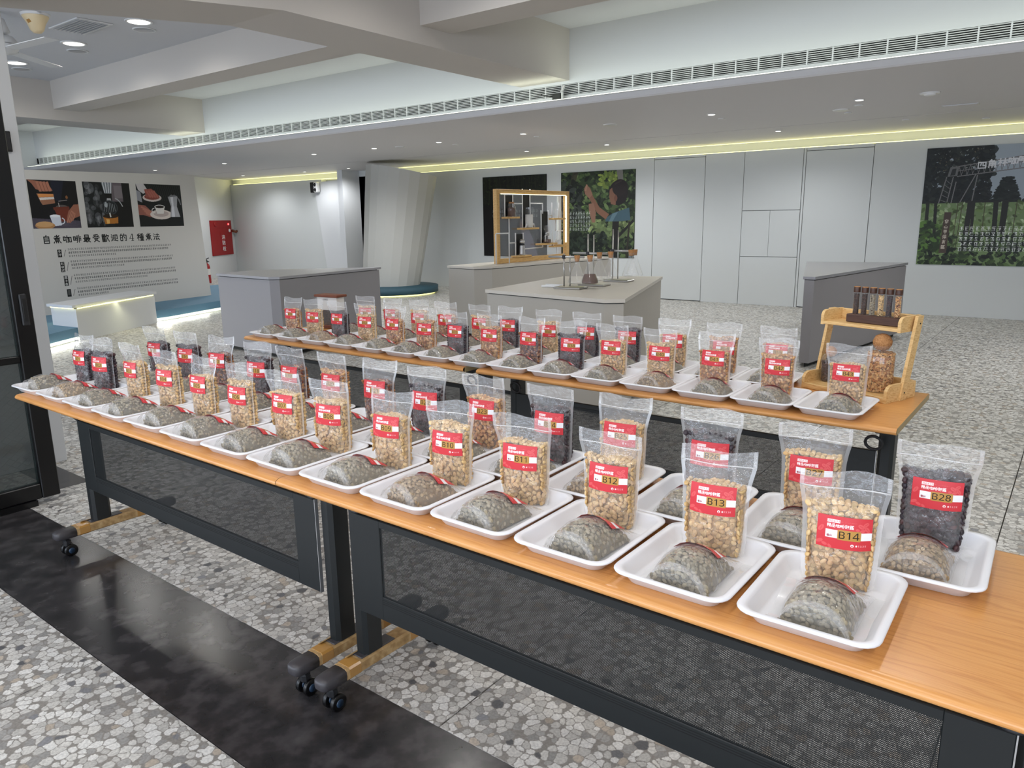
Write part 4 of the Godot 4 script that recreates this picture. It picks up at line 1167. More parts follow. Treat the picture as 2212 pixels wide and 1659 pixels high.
	# beams: two deep ones running away from the viewer with haunches, shallower ones between them
	for x in [[-5.16, -4.53], [-12.09, -11.43], [1.75, 2.38]]:
		var b := structure("ceiling_beam", "deep ceiling beam tinted taupe to hold bounced light, running to the bulkhead", "beam")
		part("beam_body", Sh.new().prism(PackedVector2Array([Vector2(6.96, 2.82), Vector2(6.96, 3.33), Vector2(-4.3, 3.33), Vector2(-4.3, 2.40), Vector2(0.0, 2.44), Vector2(3.42, 2.82)]), x[0], x[1], func(a, b2, d): return Vector3(d, b2, -a)).done(), M.beam_bounce_tint, b)
	for x in [[-11.43, -5.16], [-4.53, 1.75], [-17.9, -12.09]]:
		var b := structure("ceiling_beam", "shallow ceiling beam spanning between the deep beams", "beam")
		part("beam_body", span(Vector3(x[0], 2.96, -5.12), Vector3(x[1], 3.33, -4.75)), M.beam_bounce_tint, b)
	# black framed glass door standing open at the left
	var dr := structure("door_4", "open black framed door with wired glass at the left", "door")
	part("stile", span(Vector3(-4.26, 0.03, -1.515), Vector3(-4.20, 2.3, -1.43), 0.004), M.black_gloss, dr)
	part("stile", span(Vector3(-4.26, 0.03, -0.50), Vector3(-4.20, 2.3, -0.42), 0.004), M.black_gloss, dr)
	part("bottom_rail", span(Vector3(-4.255, 0.03, -1.43), Vector3(-4.205, 0.11, -0.5), 0.004), M.black_gloss, dr)
	part("middle_rail", span(Vector3(-4.25, 0.75, -1.43), Vector3(-4.21, 0.785, -0.5), 0.003), M.black_gloss, dr)
	part("top_rail", span(Vector3(-4.255, 2.2, -1.43), Vector3(-4.205, 2.3, -0.5), 0.004), M.black_gloss, dr)
	part("glass_pane", span(Vector3(-4.233, 0.11, -1.43), Vector3(-4.231, 0.75, -0.5)), M.wired_glass, dr)
	part("glass_pane", span(Vector3(-4.233, 0.785, -1.43), Vector3(-4.231, 2.2, -0.5)), M.wired_glass, dr)
	part("handle", Sh.new().box(Vector3(-4.195, 1.015, -1.475), Vector3(0.014, 0.16, 0.034), 0.005).done(), M.black_plastic, dr)
	part("handle_recess", Sh.new().box(Vector3(-4.187, 1.015, -1.475), Vector3(0.004, 0.115, 0.016), 0.001).done(), M.ink, dr)
	var wires := Sh.new()
	for k in range(-34, 56):      # crossed wires inside the panes
		for s in [1.0, -1.0]:
			var a := Vector2(-1.43, 0.11 + k * 0.038); var e := Vector2(-0.5, 0.11 + k * 0.038 + s * 0.93 * 0.75)
			if s < 0: a.y += 0.7; e.y += 0.7
			for band in [[0.11, 0.75], [0.785, 2.2]]:
				var t0 := 0.0; var t1 := 1.0
				var dy := e.y - a.y
				var ta: float = (band[0] - a.y) / dy; var tb: float = (band[1] - a.y) / dy
				t0 = maxf(t0, minf(ta, tb)); t1 = minf(t1, maxf(ta, tb))
				if t1 > t0 + 0.01:
					var p0 := a.lerp(e, t0); var p1 := a.lerp(e, t1)
					wires.bar(Vector3(-4.2315, p0.y, p0.x), Vector3(-4.2315, p1.y, p1.x), 0.0007, 0.0007)
	var wm := part("wire_mesh", wires.done(), M.wire, dr)
	wm.set_meta("kind", "stuff")
	part("floor_spring", span(Vector3(-4.27, 0.0, -1.40), Vector3(-4.19, 0.03, -0.5)), M.black_gloss, dr)

# ------------------------------------------------------------------ tables
const TL := 1.79
func table_top() -> ArrayMesh:
	var poly := PackedVector2Array()      # (-z, y) section, 0 at the back edge, long sides rounded
	var dpt := 0.615
	for k in 7:
		var a := -PI / 2 + PI * k / 6.0
		poly.append(Vector2(dpt / 2 - 0.013 + 0.013 * cos(a) * 1.5, 0.7275 + 0.0125 * sin(a)))
	for k in 7:
		var a := PI / 2 + PI * k / 6.0
		poly.append(Vector2(-dpt / 2 + 0.013 + 0.013 * cos(a) * 1.5, 0.7275 + 0.0125 * sin(a)))
	var s := Sh.new()
	s.smooth()
	var rs := []
	for x in [-TL / 2, TL / 2]:
		var r := PackedVector3Array()
		for p in poly: r.append(Vector3(x, p.y, -p.x))
		rs.append(r)
	s.rings(rs, false, false)
	return s.done()
func table_ends() -> ArrayMesh:
	return Sh.new().box(Vector3(0, 0.7275, 0), Vector3(0.003, 0.024, 0.60), 0.001).done()
func mesh_panel(x0: float, x1: float, y0: float, y1: float, pitch: float, strip: float) -> ArrayMesh:   # perforated steel: two families of slanting strips
	var s := Sh.new()
	var w := strip / sqrt(2.0) 
	for fam in [1.0, -1.0]:
		var c := x0 - (y1 - y0)
		while c < x1 + (y1 - y0):
			# strip: points with x = c + fam * (y - y0) for one family, mirrored for the other
			var a := Vector2(c, y0); var b := Vector2(c + (y1 - y0), y1)
			if fam < 0: a = Vector2(c, y1); b = Vector2(c + (y1 - y0), y0)
			var t0 := maxf(0.0, (x0 - a.x) / (b.x - a.x)); var t1 := minf(1.0, (x1 - a.x) / (b.x - a.x))
			if t1 > t0:
				var p := a.lerp(b, t0); var q := a.lerp(b, t1)
				var z := 0.0 if fam > 0 else 0.0003
				s.quad(Vector3(p.x - w, p.y, z), Vector3(p.x + w, p.y, z), Vector3(q.x + w, q.y, z), Vector3(q.x - w, q.y, z))
			c += pitch
	return s.done()
var proto_table: Node3D
func make_table(at: Vector3, label: String, group: String):
	if proto_table:
		var c := proto_table.duplicate()
		c.name = numbered("folding_table")
		add_child(c)
		c.position = at
		c.set_meta("label", label)
		return
	var o := thing("folding_table", label, "table", at, 0.0, group)
	proto_table = o
	part("tabletop", table_top(), M.table_wood, o)
	for s in [-1.0, 1.0]: part("edge_band", table_ends(), M.table_edge, o, Vector3(s * (TL / 2 - 0.0005), 0, 0))
	# modesty panel with its perforated field
	var zf := 0.118
	var pl := -0.805; var pr := 0.805
	var px0 := -0.70; var px1 := 0.70
	var y0 := 0.365; var y1 := 0.578
	var pan := part("modesty_panel", Sh.new().box(Vector3((pl + px0) / 2, 0.445, zf), Vector3(px0 - pl, 0.31, 0.012), 0.002).box(Vector3((pr + px1) / 2, 0.445, zf), Vector3(pr - px1, 0.31, 0.012), 0.002).box(Vector3(0, (0.29 + y0) / 2, zf), Vector3(px1 - px0 + 0.004, y0 - 0.29, 0.012), 0.002).box(Vector3(0, (0.60 + y1) / 2, zf), Vector3(px1 - px0 + 0.004, 0.60 - y1, 0.012), 0.002).done(), M.black_metal, o)
	var pm := part("perforated_sheet", mesh_panel(px0, px1, y0, y1, 0.0042, 0.00165), M.black_metal, pan, Vector3(0, 0, zf + 0.002))
	pm.set_meta("kind", "stuff")
	part("steel_edge", span(Vector3(pr, 0.29, zf - 0.006), Vector3(pr + 0.0025, 0.60, zf + 0.006)), M.bright_steel, pan)
	for k in 3: part("slot_row", span(Vector3(px0, 0.343 + k * 0.006, zf + 0.0055), Vector3(px1, 0.345 + k * 0.006, zf + 0.0064)), M.ink, pan)
	part("under_rail", span(Vector3(-0.80, 0.685, 0.03), Vector3(0.80, 0.715, 0.07), 0.003), M.black_metal, o)
	for s in [-1.0, 1.0]:
		var x: float = s * 0.832
		part("leg", Sh.new().box(Vector3(x, 0.415, 0.07), Vector3(0.052, 0.60, 0.078), 0.012).done(), M.black_metal, o)
		part("bracket", Sh.new().box(Vector3(x, 0.70, 0.05), Vector3(0.05, 0.03, 0.30), 0.004).done(), M.black_metal, o)
		var lever := Sh.new().smooth()
		var pts := []
		for k in 15: pts.append(Vector3(x - s * 0.035 - s * 0.028 * cos(TAU * k / 14.0) , 0.632 + 0.026 * sin(TAU * k / 14.0), 0.135 + 0.008 * sin(TAU * k / 14.0)))
		lever.tube(pts, 0.0055, 6)
		part("tilt_lever", lever.done(), M.black_plastic, o)
		var ft := part("foot_beam", Sh.new().box(Vector3(x, 0.104, 0.0), Vector3(0.058, 0.040, 0.39), 0.006).done(), M.cardboard, o)
		for zt in [0.155, -0.10]: part("tape_wrap", Sh.new().box(Vector3(x, 0.104, zt), Vector3(0.0595, 0.0415, 0.055), 0.006).done(), M.tape, ft)
		part("paper_flap", Sh.new().box(Vector3(x - 0.02, 0.128, 0.115), Vector3(0.012, 0.002, 0.07), 0, Basis(Vector3.BACK, 0.5)).done(), M.cardboard, ft)
		part("socket", Sh.new().box(Vector3(x, 0.1255, 0.055), Vector3(0.046, 0.005, 0.14), 0.002).done(), M.cap_plastic, ft)
		for e in [1.0, -1.0]:
			var cap := Sh.new().smooth()
			var rs := []
			for k in 6:
				var t: float = [0.0, 0.5, 0.78, 0.92, 0.985, 1.0][k]
				var w: float = 0.031 * [1.0, 1.0, 0.93, 0.78, 0.5, 0.25][k]
				var hh: float = 0.0215 * [1.0, 1.0, 0.93, 0.8, 0.55, 0.3][k]
				var ring := PackedVector3Array()
				for i in 12:
					var a := TAU * i / 12.0
					ring.append(Vector3(x + e * w * signf(cos(a)) * pow(absf(cos(a)), 0.5), 0.103 + hh * signf(sin(a)) * pow(absf(sin(a)), 0.5), e * (0.19 + 0.085 * t)))
				rs.append(ring)
			cap.rings(rs)
			part("end_cap", cap.done(), M.cap_plastic, o)
			var cz: float = e * 0.225
			var cs := part("caster", Sh.new().box(Vector3(x, 0.06, cz), Vector3(0.03, 0.035, 0.03), 0.008).done(), M.black_plastic, o)
			for t in [-1.0, 1.0]:
				part("wheel", Sh.new().smooth().lathe([[0.012, -0.008], [0.024, -0.008], [0.0275, -0.005], [0.0275, 0.005], [0.024, 0.008], [0.012, 0.008]], 20, Vector3(x + t * 0.0175, 0.0278, cz - e * 0.006), Basis(Vector3.BACK, PI / 2)).done(), M.black_gloss, cs)
				part("hub", Sh.new().smooth().lathe([[0.013, -0.0095], [0.0135, 0.0], [0.013, 0.0095]], 14, Vector3(x + t * 0.0175, 0.0278, cz - e * 0.006), Basis(Vector3.BACK, PI / 2)).done(), M.hub_blue, cs)

func kind_words(kind: String) -> String:
	return {"tan": "tan parchment coffee beans", "pale": "pale parchment coffee beans", "honey": "orange-brown honey coffee beans", "mixed": "mottled dark brown coffee beans", "dark": "dark dried coffee cherries"}[kind]

func set_tables():
	make_table(Vector3(-2.595, 0, -1.455), "wooden top folding table on casters at the near left carrying pouches B01 to B07", "folding tables in two rows")
	make_table(Vector3(-0.803, 0, -1.455), "wooden top folding table on casters at the near right with bare top at its end", "folding tables in two rows")
	make_table(Vector3(-3.195, 0, -2.93), "wooden top folding table in the far row carrying pouches B29 to B36", "folding tables in two rows")
	make_table(Vector3(-1.325, 0, -2.93), "wooden top folding table in the far row carrying the pine rack", "folding tables in two rows")
	var tm := tray_mesh()
	# rows: first number, bag places across, kinds, pouch z, tray z, tray x of the last, tray pitch
	var rows := [
		[1, [-3.461, -3.28, -3.002, -2.747, -2.507, -2.267, -2.007, -1.786, -1.528, -1.3, -1.054, -0.808, -0.559, -0.310], "dark dark tan tan tan tan tan tan tan tan tan tan tan tan", -1.400, -1.42, -1.303, -0.303, 0.2425, "front edge of the near table"],
		[15, [-3.396, -3.134, -2.881, -2.607, -2.38, -2.141, -1.907, -1.674, -1.424, -1.179, -0.946, -0.698, -0.448, -0.198], "dark dark mixed dark mixed honey mixed dark honey dark tan dark tan dark", -1.700, -1.723, -1.603, -0.192, 0.246, "back edge of the near table"],
		[29, [-3.924, -3.715, -3.478, -3.245, -3.014, -2.778, -2.551, -2.329, -2.084, -1.852, -1.63, -1.4, -1.159, -0.905, -0.650], "honey tan dark tan honey honey dark honey mixed dark tan tan honey honey pale", -2.862, -2.867, -2.765, -0.655, 0.2343, "front edge of the far table"],
		[44, [-3.578, -3.352, -3.12, -2.895, -2.646, -2.445, -2.187, -1.949, -1.722, -1.485, -1.244, -1.001], "tan honey tan honey tan dark tan dark dark tan honey honey", -3.162, -3.17, -3.067, -1.0, 0.2345, "back edge of the far table"],
	]
	var yaw := {14: 0.19, 13: 0.13, 12: 0.07, 11: 0.2, 10: 0.1, 9: 0.1, 8: 0.16, 7: 0.12, 23: 0.08, 22: 0.12, 28: 0.1, 27: 0.16, 43: 0.05}
	var r := RandomNumberGenerator.new(); r.seed = 11
	for row in rows:
		var xs: Array = row[1]
		var kinds: PackedStringArray = row[2].split(" ")
		for k in xs.size():
			var i: int = row[0] + k
			var tx: float = row[6] - (xs.size() - 1 - k) * row[7]
			var num := "B%02d" % i
			var tr := part("plastic_tray", tm, M.tray_white, self, Vector3(tx, 0.74, row[5]), r.randf_range(-0.02, 0.035))
			tr.set_meta("label", "white plastic tray holding the pouches marked %s" % num)
			tr.set_meta("category", "tray")
			tr.set_meta("group", "white trays on the tables")
			var near: bool = (i >= 7 and i <= 14) or (i >= 22 and i <= 28)
			var bx: float = xs[k] * row[3] / row[4]
			standing_pouch(i, kinds[k], Vector3(bx, 0.7435, row[3]), yaw.get(i, r.randf_range(0.0, 0.16)), near, "clear standing zip pouch of %s with red sticker %s" % [kind_words(kinds[k]), num], "standing coffee pouches")
			var lk := "greenbrown" if i in [2, 10, 28, 25, 31, 40] else "green"
			var ly: float = r.randf_range(-0.10, 0.10)
			if i == 14 or i == 28: ly = 0.05
			if i < 8: ly += 0.06
			lying_pouch(i, lk, Vector3(tx + 0.006 + r.randf_range(-0.008, 0.008), 0.7432, row[5] + 0.106 + r.randf_range(-0.004, 0.004)), ly, near, "clear pouch of green coffee beans lying in the tray before standing pouch %s" % num, "lying pouches of green beans")

# ------------------------------------------------------------------ the exhibition pieces
func print_plate(called: String, lo: Vector2, hi: Vector2, z: float, m: Material, parent: Node3D) -> MeshInstance3D:   # a thin printed board facing +z
	var s := Sh.new()
	s.quv(Vector3(lo.x, lo.y, z), Vector3(hi.x, lo.y, z), Vector3(hi.x, hi.y, z), Vector3(lo.x, hi.y, z), Vector2(0, 1), Vector2(1, 1), Vector2(1, 0), Vector2(0, 0))
	return part(called, s.done(), m, parent)
func counter(called: String, label: String, pts: Array, h: float, body: Material, top: Material, shrink := 0.012):
	var c := Vector2.ZERO
	for p in pts: c += Vector2(p[0], p[1]) / pts.size()
	var inset := func(k: float) -> Array:
		var r := Geometry2D.offset_polygon(ground(pts), -k, Geometry2D.JOIN_MITER)
		var o := []
		for q in r[0]: o.append([q.x, -q.y])
		return o
	var o := thing(called, label, "counter")
	part("plinth_base", Sh.new().prism(ground(inset.call(0.06)), 0.0, 0.05, xz).done(), M.ink, o)
	part("body", Sh.new().prism(ground(inset.call(shrink)), 0.045, h - 0.034, xz).done(), body, o)
	part("shadow_gap", Sh.new().prism(ground(inset.call(shrink + 0.012)), h - 0.036, h - 0.024, xz).done(), M.seam_dark, o)
	part("top", Sh.new().prism(ground(pts), h - 0.026, h, xz).done(), top, o)

func build_exhibits():
	# cream panel about brewing, on its blue platform
	var pn := thing("brewing_panel", "big cream panel with three coffee photos and a heading on brewing on the blue platform", "display panel", Vector3(-11.62, 0, -4.181), 1.7718)
	part("board", Sh.new().prism(PackedVector2Array([Vector2(-0.5, 0.13), Vector2(3.156, 0.15), Vector2(3.036, 2.213), Vector2(-0.45, 2.15)]), -0.12, 0.0, xy).done(), M.panel_cream, pn)
	print_plate("lettering", Vector2(0, 0.2), Vector2(2.98, 2.13), 0.002, M.panel_print, pn)
	for q in [["photo_print", 0.19, 0.895, M.photo_jug], ["photo_print", 0.995, 1.768, M.photo_siphon], ["photo_print", 1.885, 2.728, M.photo_cup]]:
		print_plate(q[0], Vector2(q[1], 1.375), Vector2(q[2], 2.035), 0.004, q[3], pn)
	var pl := thing("blue_platform", "low blue platform with glowing edge under the cream panel", "platform")
	var edge := [[-8.2, -2.0], [-9.0, -2.85], [-9.5, -3.45], [-9.96, -4.10], [-10.4, -4.84], [-10.80, -5.50], [-10.84, -5.75], [-11.15, -6.55], [-11.5, -7.6], [-12.2, -8.6]]
	var poly := edge.duplicate(); poly.append_array([[-14.2, -8.6], [-14.2, -2.0]])
	part("deck", Sh.new().prism(ground(poly), 0.06, 0.17, xz).done(), M.blue_platform, pl)
	var led := Sh.new()
	for i in edge.size() - 1:
		var a := Vector3(edge[i][0] - 0.05, 0.03, edge[i][1]); var b := Vector3(edge[i + 1][0] - 0.05, 0.03, edge[i + 1][1])
		led.bar(a, b, 0.012, 0.03)
		var d := (b - a).normalized()
		if i > 0 and i < 7: area((a + b) / 2.0 + Vector3(0.03, 0.0, -0.015), Vector2((b - a).length(), 0.02), Vector3(-d.z, -0.5, d.x), 0.2, Color(1, 1, 0.94))
	part("reflection_glow", led.done(), M.led_cool, pl)
	var toe := []
	for q in edge: toe.append([q[0] - 0.08, q[1]])
	toe.append_array([[-14.1, -8.6], [-14.1, -2.0]])
	part("toe_kick", Sh.new().prism(ground(toe), 0.0, 0.06, xz).done(), M.white_plastic, pl)
	var bt := [[-10.42, -3.92], [-9.88, -4.0], [-10.76, -5.53], [-11.3, -5.45]]
	var be := thing("white_bench", "white bench lit under its seat edge before the cream panel", "bench")
	part("seat", Sh.new().prism(ground(bt), 0.415, 0.45, xz).done(), M.white_paint, be)
	var bi := [[-10.46, -3.98], [-9.91, -4.05], [-10.76, -5.49], [-11.25, -5.42]]
	part("body", Sh.new().prism(ground(bi), 0.0, 0.40, xz).done(), M.white_paint, be)
	part("reflection_glow", Sh.new().bar(Vector3(-9.885, 0.408, -4.06), Vector3(-10.735, 0.408, -5.46), 0.012, 0.012).bar(Vector3(-10.40, 0.408, -3.955), Vector3(-9.93, 0.408, -4.03), 0.012, 0.012).done(), M.led_warm, be)
	area(Vector3(-10.30, 0.405, -4.75), Vector2(1.6, 0.012), Vector3(0.5, -1, 0.25), 0.22, Color(1, 0.99, 0.8))
	# leaning white cone wall on a round dark platform
	var cn := thing("cone_wall", "tall leaning white curved wall like an open cone on a teal base", "curved wall")
	var plan := [[-0.83, 0.25], [-0.62, 0.46], [-0.36, 0.61], [-0.06, 0.69], [0.22, 0.68], [0.5, 0.58], [0.74, 0.40], [0.9, 0.18], [0.985, -0.1], [0.9, -0.45], [0.5, -0.8], [-0.3, -0.85], [-1.0, -0.5]]
	var right := Vector3(0.689, 0, -0.725); var fore := Vector3(0.725, 0, 0.689)
	var rs := []
	for k in 9:
		var t := k / 8.0
		var ring := PackedVector3Array()
		for q in plan:
			var r := lerpf(0.58, 0.69, t)
			ring.append(Vector3(-11.03, 0, -10.46) + right * (0.30 * t + q[0] * r) + fore * (q[1] * r) + Vector3.UP * lerpf(0.15, 2.47 - 0.13 * (q[0] + 0.83), t))
		rs.append(ring)
	part("shell", Sh.new().rings(rs, false, true).done(), M.cone_paint, cn)
	part("round_base", Sh.new().smooth().lathe([[0.86, 0.03], [0.92, 0.03], [0.92, 0.15], [0.0, 0.15]], 40, Vector3(-10.98, 0, -10.42)).done(), M.teal_platform, cn)
	part("reflection_glow", Sh.new().smooth().lathe([[0.84, 0.005], [0.85, 0.005], [0.85, 0.03], [0.84, 0.03]], 40, Vector3(-10.98, 0, -10.42)).done(), M.led_warm, cn)
	# counters
	counter("grey_counter", "grey angular counter behind the far table's left end", [[-7.88, -4.76], [-6.80, -4.70], [-6.72, -4.78], [-6.93, -6.41], [-7.95, -5.36]], 0.86, M.counter_grey, M.counter_top_grey)
	counter("beige_counter", "beige angular counter carrying the flask stands", [[-3.90, -4.74], [-2.68, -4.57], [-2.56, -4.66], [-3.24, -6.63], [-4.10, -6.2]], 0.86, M.counter_beige, M.counter_top_beige)
	counter("long_beige_counter", "long beige counter carrying the oak display frame", [[-5.86, -6.91], [-5.72, -7.1], [-5.5, -9.6], [-6.25, -9.6], [-6.35, -6.98]], 0.86, M.counter_beige, M.counter_top_beige)
	counter("grey_plinth", "dark grey wedge plinth behind the pine rack", [[-2.09, -7.20], [-1.98, -7.20], [-1.66, -9.76], [-2.73, -9.5]], 0.86, M.plinth_grey, M.plinth_top)
	# photographs on the far wall
	for q in [["woods_poster", -9.87, -8.31, 0.68, 2.23, M.print_woods, "dark wall poster of woods with a pale hooded woman behind the oak frame"], ["child_poster", -7.98, -6.43, 0.70, 2.23, M.print_child, "wall poster of a boy reaching up among green coffee trees"], ["estate_poster", -1.94, 1.0, 0.71, 2.28, M.print_estate, "wall poster of a steel estate gate sign before tall dark trees"]]:
		var o := thing(q[0], q[6], "poster")
		part("board", span(Vector3(q[1], q[3], ZW), Vector3(q[2], q[4], ZW + 0.012)), M.ink, o)
		print_plate("print", Vector2(q[1], q[3]), Vector2(q[2], q[4]), ZW + 0.0135, q[5], o)
	hydrant()
	oak_frame()
	lab_stands()
	pine_rack()
	# canister with a coffee card behind pouch B30
	var cf := thing("coffee_canister", "wood topped glass canister with a white card lettered COFFEE behind pouch B30", "canister", Vector3(-3.905, 0.74, -3.155), 0.12)
	part("lid", Sh.new().box(Vector3(0, 0.212, 0), Vector3(0.20, 0.016, 0.10), 0.004).done(), M.red_wood, cf)
	part("base", Sh.new().box(Vector3(0, 0.012, 0), Vector3(0.19, 0.024, 0.10), 0.004).done(), M.red_wood, cf)
	var card := part("card", span(Vector3(-0.085, 0.12, -0.035), Vector3(0.085, 0.204, 0.034)), M.card_white, cf)
	var tm := TextMesh.new()
	var sf := SystemFont.new(); sf.font_names = PackedStringArray(["Droid Sans"])
	tm.font = sf; tm.text = "COFFEE"; tm.font_size = 32; tm.pixel_size = 0.00042; tm.depth = 0.0006
	part("lettering", tm, M.ink, card, Vector3(-0.012, 0.188, 0.0345))
	var hp := Heap.new()
	var r := RandomNumberGenerator.new(); r.seed = 5
	var form := bean_form(false)
	for k in 420: hp.add(form, Vector3(r.randf_range(-0.08, 0.08), r.randf_range(0.028, 0.118), r.randf_range(0.024, 0.036)), Vector3(0, 0, 1), Vector3(0.0062, 0.006, 0.006), tone("roast", r), r)
	part("coffee_beans", hp.mesh(), M.beans, cf).set_meta("kind", "stuff")
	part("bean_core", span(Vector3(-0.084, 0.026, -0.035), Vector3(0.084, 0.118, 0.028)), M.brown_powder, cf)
	part("glass_front", span(Vector3(-0.09, 0.024, 0.043), Vector3(0.09, 0.204, 0.044)), M.clear_glass, cf)

func hydrant():
	var o := thing("fire_hydrant_cabinet", "red fire hydrant cabinet with white characters on the left wall", "fire cabinet", Vector3(-18.335, 0, -11.335), 0.0)
	var d := Vector3(-1.0, 0, -1.6).normalized()
	o.rotation.y = atan2(-d.z, d.x)          # local x runs along the wall, z faces the hall
	var n := o.basis.z
	o.position += n * 0.005
	part("door_panel", Sh.new().box(Vector3(0, 1.02, 0.01), Vector3(1.16, 0.90, 0.03), 0.006).done(), M.fire_red, o)
	part("upper_panel", Sh.new().box(Vector3(0, 1.37, 0.026), Vector3(1.14, 0.20, 0.006), 0.002).done(), M.fire_red, o)
	part("alarm_disc", Sh.new().smooth().lathe([[0.07, 0], [0.07, 0.012], [0.05, 0.02]], 16, Vector3(-0.33, 1.37, 0.03), Basis(Vector3.RIGHT, PI / 2)).done(), M.fire_red, o)
	part("pilot_lamp", Sh.new().smooth().lathe([[0.025, 0], [0.025, 0.02], [0.012, 0.03]], 12, Vector3(0.38, 1.37, 0.03), Basis(Vector3.RIGHT, PI / 2)).done(), M.led_red, o)
	part("push_button", Sh.new().smooth().lathe([[0.045, 0], [0.045, 0.02], [0.02, 0.026]], 14, Vector3(0.43, 1.20, 0.026), Basis(Vector3.RIGHT, PI / 2)).done(), M.white_plastic, o)
	part("lettering", Sh.new().box(Vector3(0.05, 0.92, 0.0265), Vector3(0.30, 0.50, 0.002)).done(), M.fire_red, o)
	var k := 0
	for w in ["xiao", "fang", "shuan"]:
		var s := Sh.new()
		for st in HAN[w].split(";"):
			var v: PackedStringArray = st.split(" ", false)
			for i in range(0, v.size() - 3, 2):
				s.bar(Vector3(-0.03 + float(v[i]) * 0.0085, 1.10 - k * 0.15 - float(v[i + 1]) * 0.0058, 0.029), Vector3(-0.03 + float(v[i + 2]) * 0.0085, 1.10 - k * 0.15 - float(v[i + 3]) * 0.0058, 0.0291), 0.011, 0.011)
		part("character", s.done(), M.white_plastic, o)
		k += 1
	part("hose_valve", Sh.new().smooth().tube([Vector3(0.58, 1.2, 0.03), Vector3(0.66, 1.16, 0.10), Vector3(0.74, 1.2, 0.12), Vector3(0.78, 1.12, 0.10)], 0.035, 8).done(), M.red_wood, o)
	var e := thing("fire_extinguisher", "red fire extinguisher on the floor beside the cream panel's edge", "extinguisher", Vector3(-16.75, 0, -9.9))
	part("cylinder", Sh.new().smooth().lathe([[0.07, 0.0], [0.075, 0.02], [0.075, 0.38], [0.06, 0.44], [0.025, 0.47], [0.025, 0.50]], 16).done(), M.fire_red, e)
	part("valve", Sh.new().smooth().lathe([[0.03, 0.49], [0.03, 0.54], [0.02, 0.56]], 10).done(), M.black_plastic, e)
	part("lever", Sh.new().bar(Vector3(-0.02, 0.56, 0), Vector3(0.12, 0.60, 0), 0.02, 0.015).bar(Vector3(-0.02, 0.53, 0), Vector3(0.11, 0.51, 0), 0.02, 0.015).done(), M.black_plastic, e)
	part("hose", Sh.new().smooth().tube([Vector3(0.0, 0.54, 0.03), Vector3(0.08, 0.53, 0.07), Vector3(0.10, 0.38, 0.08), Vector3(0.09, 0.2, 0.08)], 0.013, 6).done(), M.black_plastic, e)
	part("name_label", Sh.new().smooth().lathe([[0.0758, 0.20], [0.0758, 0.34]], 16, Vector3.ZERO, Basis(), false, false).done(), M.card_white, e)

